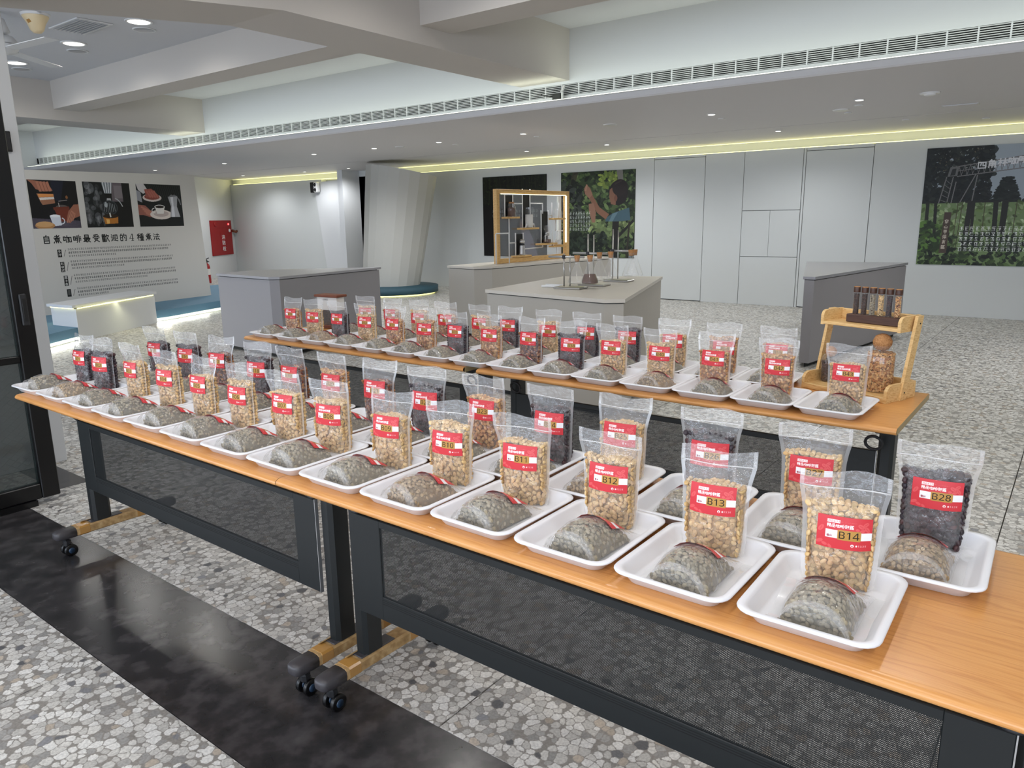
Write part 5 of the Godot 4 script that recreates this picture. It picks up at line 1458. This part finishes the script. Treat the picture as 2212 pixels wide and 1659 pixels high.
func oak_frame():
	# stands along the long counter: local x runs away from the viewer (-z), local z faces +x
	var o := thing("oak_display_frame", "large oak picture frame with white tubes and little shelves on the long beige counter", "display frame", Vector3(-5.985, 0.86, -7.5), PI / 2)
	var W := 1.66; var Hh := 0.925
	part("side_rail", span(Vector3(0, 0.0, -0.03), Vector3(0.06, Hh, 0.03), 0.003), M.oak_frame, o)
	part("side_rail", span(Vector3(W - 0.075, 0.0, -0.03), Vector3(W, Hh, 0.03), 0.003), M.oak_frame, o)
	part("top_rail", span(Vector3(0.06, Hh - 0.055, -0.03), Vector3(W - 0.075, Hh, 0.03), 0.003), M.oak_frame, o)
	part("bottom_rail", span(Vector3(0.06, 0.0, -0.03), Vector3(W - 0.075, 0.06, 0.03), 0.003), M.oak_frame, o)
	part("reflection_glow", span(Vector3(W - 0.095, 0.22, 0.02), Vector3(W - 0.076, 0.86, 0.035)), M.led_cool, o)
	part("reflection_glow", span(Vector3(0.08, Hh - 0.062, 0.03), Vector3(W - 0.1, Hh - 0.056, 0.04)), M.led_cool, o)
	part("glass_back", span(Vector3(0.06, 0.06, -0.045), Vector3(W - 0.075, Hh - 0.055, -0.042)), M.smoked_glass, o)
	# shelves: centre x, y of the board's top, width; the bracket's height; things stand on them
	var sh := [[0.325, 0.585, 0.27, 0.28], [0.705, 0.44, 0.38, 0.50], [1.13, 0.225, 0.40, 0.44], [0.545, 0.085, 0.34, 0.29], [1.39, 0.56, 0.30, 0.21], [1.40, 0.185, 0.30, 0.20]]
	for q in sh:
		part("shelf", Sh.new().box(Vector3(q[0], q[1] - 0.012, 0.0), Vector3(q[2], 0.024, 0.10), 0.004).done(), M.oak_frame, o)
		for s in [-1.0, 1.0]: part("white_tube", Sh.new().smooth().tube([Vector3(q[0] + s * 0.085, q[1], -0.03), Vector3(q[0] + s * 0.085, q[1] + q[3], -0.03)], 0.008, 8).done(), M.white_plastic, o)
		if q[3] > 0.25: part("black_backing", span(Vector3(q[0] - 0.078, q[1] + 0.01, -0.04), Vector3(q[0] + 0.078, q[1] + q[3] - 0.015, -0.036)), M.ink, o)
	var links := [[[0.41, 0.75], [0.62, 0.75]], [[0.79, 0.755], [1.08, 0.755], [1.08, 0.62]], [[0.325, 0.57], [0.325, 0.25], [0.46, 0.25]], [[0.63, 0.16], [1.08, 0.17], [1.08, 0.21]], [[1.215, 0.595], [1.305, 0.595]], [[1.39, 0.54], [1.39, 0.385]]]
	for l in links:
		var pts := []
		for p in l: pts.append(Vector3(p[0], p[1], -0.03))
		var t := Sh.new().smooth()
		for i in pts.size() - 1: t.tube([pts[i], pts[i + 1]], 0.008, 8)
		part("white_tube", t.done(), M.white_plastic, o)
	# things on the shelves
	var put := func(called: String, label: String, cat: String, q: Array) -> Node3D: return thing(called, label, cat, o.transform * Vector3(q[0], q[1], 0.012), PI / 2)
	var a: Node3D = put.call("brown_jar", "glass jar of brown powder on the oak frame's upper left shelf", "jar", sh[0])
	part("glass", Sh.new().smooth().lathe([[0.055, 0], [0.057, 0.12], [0.038, 0.155], [0.036, 0.175]], 16).done(), M.clear_glass, a)
	part("powder", Sh.new().smooth().lathe([[0.05, 0.003], [0.052, 0.10], [0.0, 0.125]], 16).done(), M.brown_powder, a)
	part("stopper", Sh.new().smooth().lathe([[0.034, 0.165], [0.036, 0.185]], 14).done(), M.cork, a)
	var b: Node3D = put.call("glass_cylinder", "tall glass cylinder of white filters in the middle of the oak frame", "jar", sh[1])
	part("glass", Sh.new().smooth().lathe([[0.058, 0], [0.058, 0.26]], 16, Vector3.ZERO, Basis(), true, false).done(), M.clear_glass, b)
	part("filters", Sh.new().smooth().lathe([[0.052, 0.004], [0.052, 0.17], [0.0, 0.172]], 16).done(), M.card_white, b)
	part("side_ring", Sh.new().smooth().tube([Vector3(-0.10, 0.0, 0.02), Vector3(-0.08, 0.05, 0.02), Vector3(-0.06, 0.03, 0.02)], 0.01, 6).tube([Vector3(0.10, 0.0, 0.02), Vector3(0.08, 0.05, 0.02), Vector3(0.06, 0.03, 0.02)], 0.01, 6).done(), M.white_plastic, b)
	var c: Node3D = put.call("siphon_brewer", "hourglass shaped glass coffee brewer on the oak frame's lower right shelf", "brewer", sh[2])
	part("glass", Sh.new().smooth().lathe([[0.055, 0], [0.06, 0.02], [0.052, 0.08], [0.022, 0.125], [0.03, 0.14], [0.055, 0.215], [0.055, 0.235]], 16, Vector3.ZERO, Basis(), true, false).done(), M.clear_glass, c)
	part("collar", Sh.new().smooth().lathe([[0.03, 0.10], [0.034, 0.112], [0.034, 0.14], [0.03, 0.15]], 14).done(), M.bright_steel, c)
	part("coffee", Sh.new().smooth().lathe([[0.05, 0.004], [0.055, 0.02], [0.052, 0.05], [0.0, 0.051]], 14).done(), M.brown_powder, c)
	part("grip", Sh.new().smooth().tube([Vector3(-0.04, 0.13, 0.03), Vector3(-0.085, 0.10, 0.03), Vector3(-0.09, 0.02, 0.03)], 0.009, 6).done(), M.bright_steel, c)
	var d: Node3D = put.call("hand_grinder", "steel hand grinder with round top on the oak frame's bottom shelf", "grinder", sh[3])
	part("barrel", Sh.new().smooth().lathe([[0.04, 0], [0.042, 0.02], [0.036, 0.12], [0.038, 0.13]], 14).done(), M.bright_steel, d)
	part("neck", Sh.new().smooth().lathe([[0.038, 0.125], [0.03, 0.15]], 14).done(), M.black_plastic, d)
	part("knob", Sh.new().smooth().lathe([[0.012, 0.145], [0.036, 0.165], [0.038, 0.185], [0.02, 0.208], [0.0, 0.21]], 14).done(), M.bright_steel, d)
	var e: Node3D = put.call("glass_server", "clear glass server on the oak frame's upper right shelf", "jug", sh[4])
	part("glass", Sh.new().smooth().lathe([[0.06, 0], [0.062, 0.05], [0.045, 0.11], [0.05, 0.14]], 14, Vector3.ZERO, Basis(), true, false).done(), M.clear_glass, e)
	part("handle", Sh.new().smooth().tube([Vector3(-0.05, 0.11, 0), Vector3(-0.10, 0.09, 0), Vector3(-0.06, 0.03, 0)], 0.006, 6).done(), M.clear_glass, e)
	var g: Node3D = put.call("filter_cup", "small cream filter cup on the oak frame's lower right corner shelf", "cup", sh[5])
	part("bowl", Sh.new().smooth().lathe([[0.04, 0], [0.045, 0.01], [0.05, 0.075], [0.046, 0.075], [0.04, 0.01]], 14).done(), M.card_white, g)
	part("foot", Sh.new().smooth().lathe([[0.065, 0.0], [0.065, 0.008], [0.04, 0.012]], 14).done(), M.oak_frame, g)
	for q in [[-0.10, "left end"], [1.52, "right end"]]:
		var h := thing("tube_arch", "white tube arch standing by the %s of the oak frame" % ("near" if q[0] < 0 else "far"), "tube arch", o.transform * Vector3(q[0], 0, 0.085 if q[0] < 0 else -0.10), PI / 2, "white tube arches")
		part("tube", Sh.new().smooth().tube([Vector3(0, 0, 0), Vector3(0, 0.37, 0), Vector3(0.01, 0.38, 0), Vector3(0.26, 0.38, 0), Vector3(0.27, 0.37, 0), Vector3(0.27, 0, 0)], 0.008, 8).done(), M.white_plastic, h)

func lab_stands():
	var spots := [[-3.36, -5.14, 0.28, "nearest the counter's front edge", [[-0.09, 0.02], [0.0, -0.14]]], [-3.33, -5.46, 0.43, "in the middle of the beige counter", [[0.17, -0.03], [0.14, 0.10]]], [-3.36, -5.93, 0.46, "at the back of the beige counter", [[0.19, 0.0], [0.20, 0.09]]]]
	var k := 0
	for q in spots:
		var o := thing("retort_stand", "steel laboratory stand %s" % q[3], "stand", Vector3(q[0], 0.86, q[1]), 0.12, "laboratory stands on the beige counter")
		part("base_plate", Sh.new().box(Vector3(0.03, 0.009, 0), Vector3(0.24, 0.018, 0.16), 0.006).done(), M.steel, o)
		part("rod", Sh.new().smooth().tube([Vector3(-0.03, 0.018, 0), Vector3(-0.03, q[2], 0)], 0.007, 8).tube([Vector3(0.0, 0.018, -0.05), Vector3(0.0, q[2] - 0.01, -0.05)], 0.006, 8).done(), M.steel, o)
		var hc: float = 0.255 if k == 0 else 0.27
		part("clamp", Sh.new().box(Vector3(-0.03, hc, 0), Vector3(0.028, 0.03, 0.03), 0.005).done(), M.black_plastic, o)
		part("clamp_arm", Sh.new().smooth().tube([Vector3(-0.17 if k < 2 else -0.05, hc, 0.0), Vector3(0.15, hc, 0.0)], 0.009, 8).done(), M.bright_steel, o)
		var j := 0
		for p in q[4]:
			var at := Vector3(q[0] + (0.10 if k == 0 else p[0]) + (0.0 if j == 0 else 0.09) * (1 if k == 0 else 0), 0.86, q[1] + (p[1] if k else 0.01 - 0.05 * j))
			var w := thing("erlenmeyer_flask", "corked conical glass flask %s hung in the stand %s" % [["with pale residue", "holding dark coffee", "with clear glass", "behind its twin", "at the front", "half hidden"][k * 2 + j], ["nearest the edge", "nearest the edge", "in the middle", "in the middle", "at the back", "at the back"][k * 2 + j]], "flask", at + Vector3(0, 0.045 if k == 0 else 0.06, 0), 0.0, "corked flasks on the beige counter")
			part("glass", Sh.new().smooth().lathe([[0.068, 0.0], [0.074, 0.006], [0.072, 0.02], [0.022, 0.15], [0.020, 0.19], [0.024, 0.20]], 20, Vector3.ZERO, Basis(), true, false).done(), M.flask_glass, w)
			part("cork", Sh.new().smooth().lathe([[0.017, 0.175], [0.024, 0.225]], 12).done(), M.cork, w)
			if k == 0 and j == 1: part("coffee", Sh.new().smooth().lathe([[0.064, 0.004], [0.066, 0.02], [0.045, 0.075], [0.0, 0.076]], 16).done(), M.brown_powder, w)
			j += 1
		k += 1
	var t := thing("white_tray_dish", "small white dish lying left of the front laboratory stand", "dish", Vector3(-3.55, 0.86, -5.2), 0.2)
	part("plate", Sh.new().box(Vector3(0, 0.008, 0), Vector3(0.16, 0.012, 0.10), 0.004).done(), M.white_plastic, t)
	part("rim", Sh.new().box(Vector3(0, 0.016, 0.045), Vector3(0.16, 0.006, 0.008), 0.002).box(Vector3(0, 0.016, -0.045), Vector3(0.16, 0.006, 0.008), 0.002).done(), M.white_plastic, t)

func glass_jar(o: Node3D, r: float, h: float, kind: String, seed_: int, fill: float):
	part("glass", Sh.new().smooth().lathe([[r * 0.9, 0.0], [r, 0.006], [r, h * 0.78], [r * 0.8, h * 0.92], [r * 0.62, h]], 24, Vector3.ZERO, Basis(), true, false).done(), M.clear_glass, o)
	part("cork_ball", Sh.new().smooth().lathe([[0.0, h - r * 0.45], [r * 0.45, h - r * 0.3], [r * 0.66, h + r * 0.05], [r * 0.68, h + r * 0.3], [r * 0.5, h + r * 0.68], [r * 0.2, h + r * 0.84], [0.0, h + r * 0.86]], 18).done(), M.cork, o)
	var hp := Heap.new()
	var rr := RandomNumberGenerator.new(); rr.seed = seed_
	var form := bean_form(true)
	var step := 0.0088
	var y := 0.008
	while y < fill:
		var m := int(TAU * r / step)
		for i in m:
			var a := TAU * i / m + rr.randf_range(-0.06, 0.06)
			hp.add(form, Vector3((r - 0.006) * cos(a), y + rr.randf_range(-0.003, 0.003), (r - 0.006) * sin(a)), Vector3(cos(a), 0, sin(a)), Vector3(0.0064, 0.0062, 0.0062), tone(kind, rr), rr)
		y += step * 0.82
	for k in 70:
		var a := rr.randf() * TAU; var q := sqrt(rr.randf()) * r * 0.9
		hp.add(form, Vector3(q * cos(a), fill, q * sin(a)), Vector3.UP, Vector3(0.0064, 0.0062, 0.0062), tone(kind, rr), rr)
	part("coffee_beans", hp.mesh(), M.cherries if kind == "dark" or kind == "roast" else M.beans, o).set_meta("kind", "stuff")
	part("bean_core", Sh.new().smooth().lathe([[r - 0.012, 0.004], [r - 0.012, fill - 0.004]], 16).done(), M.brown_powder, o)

func pine_rack():
	var turn := -0.318
	var o := thing("pine_rack", "two tier pine shelf rack with slanted posts at the far table's right end", "rack", Vector3(-0.667, 0.7405, -3.105), turn)
	var w := 0.355
	var dz := 0.10
	part("lower_shelf", Sh.new().box(Vector3(0, 0.014, 0), Vector3(w - 0.02, 0.012, 2 * dz - 0.012), 0.002).done(), M.pine, o)
	part("front_lip", Sh.new().box(Vector3(0, 0.011, dz - 0.005), Vector3(w - 0.02, 0.022, 0.010), 0.002).done(), M.pine, o)
	part("lower_back_rail", Sh.new().box(Vector3(0, 0.032, -dz + 0.005), Vector3(w - 0.02, 0.064, 0.010), 0.002).done(), M.pine, o)
	part("upper_shelf", Sh.new().box(Vector3(0, 0.262, -0.045), Vector3(w - 0.04, 0.012, 0.135), 0.002).done(), M.pine, o)
	part("upper_back_rail", Sh.new().box(Vector3(0, 0.285, -0.11), Vector3(w - 0.04, 0.05, 0.010), 0.002).done(), M.pine, o)
	for s in [-1.0, 1.0]:
		var x: float = s * (w / 2 - 0.006)
		part("lower_cheek", Sh.new().prism(PackedVector2Array([Vector2(-dz, 0.0), Vector2(dz, 0.0), Vector2(dz, 0.062), Vector2(-dz + 0.03, 0.066), Vector2(-dz + 0.012, 0.06), Vector2(-dz, 0.045)]), x - 0.006, x + 0.006, zy).done(), M.pine, o)
		var xu: float = s * (w / 2 - 0.02)
		part("upper_cheek", Sh.new().prism(PackedVector2Array([Vector2(-0.022, 0.254), Vector2(0.115, 0.254), Vector2(0.115, 0.312), Vector2(0.0, 0.312), Vector2(-0.014, 0.306), Vector2(-0.022, 0.292)]), xu - 0.006, xu + 0.006, zy).done(), M.pine, o)
		part("post", Sh.new().prism(PackedVector2Array([Vector2(-0.015, 0.0), Vector2(0.025, 0.0), Vector2(0.098, 0.312), Vector2(0.058, 0.312)]), x + s * 0.006 - 0.006, x + s * 0.006 + 0.006, zy).done(), M.pine, o)
		part("screw", Sh.new().smooth().lathe([[0.0032, 0], [0.0032, 0.001]], 8, Vector3(x + s * 0.0125, 0.028, -0.01), Basis(Vector3.BACK, -s * PI / 2)).lathe([[0.0032, 0], [0.0032, 0.001]], 8, Vector3(x + s * 0.0125, 0.284, -0.075), Basis(Vector3.BACK, -s * PI / 2)).done(), M.ink, o)
	# walnut block with six sample tubes on the upper shelf
	var b := thing("walnut_tube_block", "dark walnut block holding sample tubes on the pine rack's upper shelf", "tube holder", o.transform * Vector3(0.025, 0.2685, -0.045), turn)
	part("block", Sh.new().box(Vector3(0, 0.016, 0), Vector3(0.215, 0.032, 0.05), 0.003).done(), M.walnut, b)
	part("holes", Sh.new().box(Vector3(0, 0.0322, 0), Vector3(0.20, 0.0012, 0.03), 0.0).done(), M.walnut, b)
	var fills := ["roast", "roast", "green", "tan", "dark", "honey"]
	var says := ["dark roasted beans, first from the left in the walnut block", "dark roasted beans, second from the left in the walnut block", "grey-green beans in the walnut block", "pale tan beans in the walnut block", "black dried cherries in the walnut block", "orange-brown beans at the right end of the walnut block"]
	for i in 6:
		var t := thing("sample_tube", "wood capped glass tube of %s" % says[i], "sample tube", b.transform * Vector3((i - 2.5) * 0.0335, 0.0329, 0.0), turn, "sample tubes in the walnut block")
		part("glass", Sh.new().smooth().lathe([[0.0105, 0.0], [0.0118, 0.002], [0.0118, 0.088]], 16, Vector3.ZERO, Basis(), true, false).done(), M.clear_glass, t)
		part("cap", Sh.new().smooth().lathe([[0.0125, 0.084], [0.0128, 0.086], [0.0128, 0.103], [0.012, 0.105]], 16).done(), M.walnut, t)
		part("cap_top", Sh.new().smooth().lathe([[0.0126, 0.1045], [0.012, 0.1065]], 16).done(), M.cork, t)
		var hp := Heap.new()
		var rr := RandomNumberGenerator.new(); rr.seed = 60 + i
		var form := bean_form(false)
		var y := 0.003
		while y < 0.078:
			for k in 9:
				var a := TAU * k / 9.0 + rr.randf_range(-0.2, 0.2)
				hp.add(form, Vector3(0.0082 * cos(a), y + rr.randf_range(-0.002, 0.002), 0.0082 * sin(a)), Vector3(cos(a), 0, sin(a)), Vector3(0.0044, 0.0042, 0.0042), tone(fills[i], rr), rr)
			y += 0.0052
		part("coffee_beans", hp.mesh(), M.beans, t).set_meta("kind", "stuff")
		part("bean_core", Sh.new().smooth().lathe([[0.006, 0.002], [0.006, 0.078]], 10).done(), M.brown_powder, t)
	var j := thing("large_cork_jar", "large glass jar of tan beans with a cork ball stopper on the pine rack", "jar", o.transform * Vector3(0.088, 0.0205, 0.0), turn)
	glass_jar(j, 0.051, 0.178, "honey", 71, 0.148)
	var j2 := thing("small_cork_jar", "small glass jar of dark beans with a cork ball stopper behind pouch B43", "jar", o.transform * Vector3(-0.128, 0.0205, -0.01), turn)
	glass_jar(j2, 0.034, 0.115, "roast", 72, 0.08)

# ------------------------------------------------------------------ small things on the ceiling and walls
func _low_label(x: float, z: float) -> String:
	if x > -1.0 or (x < -13.0 and z > -10): return "small lit round downlight in the low grey ceiling"
	var row := "front row" if z > -9.5 else ("joint row" if z > -10.8 else "cove row")
	var near := {-2.0: "above the estate poster", -3.54: "above the wall hatch", -6.21: "above the first flush door", -7.78: "above the boy poster", -9.14: "above the woods poster", -10.6: "before the cone wall", -6.2: "above the first flush door", -7.75: "above the boy poster", -12.97: "beside the cone wall", -14.48: "above the white fin", -16.6: "by the hydrant cabinet"}
	return "small lit downlight in the low ceiling's %s %s" % [row, near.get(x, "")]
func build_fittings():
	for q in [[-2.0, -8.34, 0.040], [-3.54, -8.34, 0.040], [-6.21, -8.42, 0.040], [-7.78, -8.46, 0.040], [-9.14, -8.44, 0.040], [-10.6, -8.42, 0.040], [-0.4, -8.34, 0.04], [1.2, -8.34, 0.04], [2.8, -8.34, 0.04], [-3.54, -10.6, 0.036], [-6.2, -10.6, 0.036], [-7.75, -10.6, 0.036], [-12.97, -11.2, 0.036], [-14.48, -11.2, 0.036], [-16.6, -11.0, 0.036], [-13.4, -8.5, 0.04], [-16.0, -8.5, 0.04]]:
		downlight(Vector3(q[0], 2.53, q[1]), q[2], LOW_LAMP, Color(0.98, 0.99, 1.0), 80.0, _low_label(q[0], q[1]), "downlights in the low ceiling")
	for q in [[-2.1, -8.75], [-3.6, -8.78], [-6.3, -8.85], [-7.85, -8.9], [-2.34, -9.3], [-1.97, -10.5], [-5.1, -10.9], [-1.19, -11.05]]:
		downlight(Vector3(q[0], 2.53, q[1]), 0.034, 0.0, Color.WHITE, 40.0, "small unlit round downlight in the low grey ceiling", "unlit downlights in the low ceiling", false)
	var seen := {-7.52: "large bright round downlight in the high ceiling nearest the taupe beam", -8.92: "large bright round downlight in the high ceiling, middle of the visible three", -10.46: "large bright round downlight in the high ceiling, farthest left by the fan"}
	for x in [-7.52, -8.92, -10.46, -3.6, -2.1, -0.6, 0.9, 3.2, 4.7]:
		downlight(Vector3(x, 3.32, -4.0), 0.105, HIGH_LAMP, Color(1.0, 0.99, 0.97), 82.0, seen.get(x, "large bright round downlight in the high ceiling over the near tables"), "downlights in the high ceiling")
	for x in [-10.46, -8.92, -7.4, -3.6, -2.1, -0.6, 0.9, 3.2]:
		downlight(Vector3(x, 3.32, -2.4), 0.105, HIGH_LAMP, Color(1.0, 0.99, 0.97), 82.0, "large bright round downlight in the high ceiling", "downlights in the high ceiling")
	for x in [-3.6, -2.1, -0.6, 0.9, 3.2]:
		for z in [-0.4, 1.4, 3.0]:
			downlight(Vector3(x, 3.32, z), 0.105, HIGH_LAMP, Color(1.0, 0.99, 0.97), 82.0, "large bright round downlight in the high ceiling", "downlights in the high ceiling")
	var dim := {-7.79: "nearest the taupe beam", -9.27: "in the middle of three", -10.82: "farthest left by the fan"}
	for x in [-7.79, -9.27, -10.82]:
		downlight(Vector3(x, 3.32, -4.19), 0.09, 0.0, Color.WHITE, 40.0, "large unlit round downlight in the high ceiling %s" % dim[x], "unlit downlights in the high ceiling", false)
	var v := thing("ceiling_vent", "square grey vent in the high ceiling among the downlights", "vent", Vector3(-8.1, 3.32, -3.72))
	part("frame", Sh.new().box(Vector3(0, -0.006, 0), Vector3(0.62, 0.012, 0.34), 0.004).done(), M.white_plastic, v)
	for k in 8: part("louvre", Sh.new().box(Vector3(0, -0.014, -0.13 + k * 0.037), Vector3(0.54, 0.004, 0.028), 0.001, Basis(Vector3.RIGHT, 0.5)).done(), M.ring_metal, v)
	var fn := thing("ceiling_fan", "white ceiling fan with flat blades at the hall's left", "fan", Vector3(-8.13, 3.32, -3.02))
	part("rod", Sh.new().smooth().lathe([[0.05, -0.12], [0.02, -0.14], [0.02, 0.0]], 12).done(), M.white_plastic, fn)
	part("canopy", Sh.new().smooth().lathe([[0.03, -0.20], [0.075, -0.17], [0.04, -0.06], [0.02, -0.05]], 16).done(), M.white_plastic, fn)
	part("motor", Sh.new().smooth().lathe([[0.03, -0.36], [0.10, -0.35], [0.125, -0.31], [0.125, -0.25], [0.09, -0.21], [0.03, -0.2]], 20).done(), M.white_plastic, fn)
	part("band", Sh.new().smooth().lathe([[0.127, -0.285], [0.127, -0.275]], 20).done(), M.bright_steel, fn)
	for k in 3:
		var a := 0.12 + TAU * k / 3.0
		var d := Vector3(cos(a), 0, -sin(a))
		part("blade", Sh.new().bar(d * 0.12 + Vector3(0, -0.325, 0), d * 0.80 + Vector3(0, -0.325, 0), 0.13, 0.006, 0.002).done(), M.white_plastic, fn)
	var dt := thing("beam_detector", "cream cone shaped detector under the near taupe beam", "detector", Vector3(-4.82, 2.572, -1.975))
	part("mount", Sh.new().smooth().lathe([[0.07, -0.012], [0.075, 0.0]], 20).done(), M.white_plastic, dt)
	part("cone", Sh.new().smooth().lathe([[0.0, -0.10], [0.02, -0.098], [0.034, -0.085], [0.046, -0.05], [0.066, -0.018], [0.066, -0.01]], 22).done(), M.cream_plastic, dt)
	part("type_plate", Sh.new().box(Vector3(0.02, -0.045, 0.045), Vector3(0.022, 0.018, 0.002), 0, Basis(Vector3.RIGHT, 0.5) * Basis(Vector3.UP, 0.4)).done(), M.tape, dt)
	var sm := thing("smoke_detector", "flat white smoke detector in the low ceiling at the right", "detector", Vector3(-1.38, 2.53, -8.35))
	part("plate", Sh.new().smooth().lathe([[0.085, -0.012], [0.09, 0.0]], 20).done(), M.white_plastic, sm)
	part("head", Sh.new().smooth().lathe([[0.035, -0.028], [0.05, -0.022], [0.055, -0.01]], 18).done(), M.white_plastic, sm)
	for q in [[-4.86, -8.38, "behind the black ceiling sensor"], [-8.69, -8.57, "above the oak display frame"], [-2.34, -9.0, "above the grey plinth"]]:
		var p := thing("ceiling_speaker", "round flush grey ceiling plate %s" % q[2], "ceiling plate", Vector3(q[0], 2.53, q[1]), 0.0, "flush plates in the low ceiling")
		part("ring", Sh.new().smooth().lathe([[0.08, -0.008], [0.086, 0.0]], 20).done(), M.white_plastic, p)
		part("cover", Sh.new().smooth().lathe([[0.06, -0.0095], [0.072, -0.008]], 20).done(), M.ring_metal, p)
	var ac := thing("ceiling_panel_lamp", "long flat grey access plate in the low ceiling", "access plate", Vector3(-1.27, 2.53, -9.5), 0.0)
	part("frame", Sh.new().box(Vector3(0, -0.004, 0), Vector3(0.34, 0.008, 0.12), 0.002).done(), M.ring_metal, ac)
	part("plate", Sh.new().box(Vector3(0, -0.007, 0), Vector3(0.31, 0.006, 0.09), 0.001).done(), M.soffit_paint, ac)
	var se := thing("black_sensor_box", "small black box with two rods mounted on the grille", "sensor", Vector3(-4.62, 2.64, -6.88))
	part("case", Sh.new().box(Vector3(0, 0, 0), Vector3(0.10, 0.10, 0.07), 0.004).done(), M.ink, se)
	part("rod", Sh.new().smooth().tube([Vector3(-0.05, 0.02, 0), Vector3(-0.2, 0.055, 0.02)], 0.007, 6).done(), M.black_plastic, se)
	part("rod", Sh.new().smooth().tube([Vector3(-0.05, -0.035, 0), Vector3(-0.2, -0.03, 0.02)], 0.005, 6).done(), M.black_plastic, se)
	part("bracket", Sh.new().bar(Vector3(0.04, 0.05, 0), Vector3(0.03, 0.13, -0.07), 0.02, 0.02).box(Vector3(0.055, 0.0, 0), Vector3(0.012, 0.12, 0.03), 0.002).done(), M.white_plastic, se)
	var sp := thing("wall_speaker", "black and white wall speaker high on the leaning white fin", "speaker", Vector3(-14.98, 2.21, -11.93))
	part("case", Sh.new().box(Vector3(-0.08, 0, 0.05), Vector3(0.14, 0.24, 0.10), 0.006).done(), M.ink, sp)
	part("front", Sh.new().box(Vector3(0.05, 0, 0.06), Vector3(0.13, 0.24, 0.11), 0.02).done(), M.white_plastic, sp)
	for y in [0.06, -0.06]: part("cone", Sh.new().smooth().lathe([[0.045, 0.0], [0.04, 0.004], [0.015, -0.004]], 14, Vector3(0.05, y, 0.116), Basis(Vector3.RIGHT, PI / 2)).done(), M.black_plastic, sp)
	var bx := thing("black_wall_box", "narrow black box high on the white partition beside the glass door", "box", Vector3(-4.888, 1.886, -1.77))
	part("case", Sh.new().box(Vector3(0.004, 0, 0.01), Vector3(0.012, 0.11, 0.045), 0.002).done(), M.ink, bx)
	part("cover", Sh.new().box(Vector3(0.0105, 0, 0.01), Vector3(0.003, 0.095, 0.032), 0.001).done(), M.black_plastic, bx)
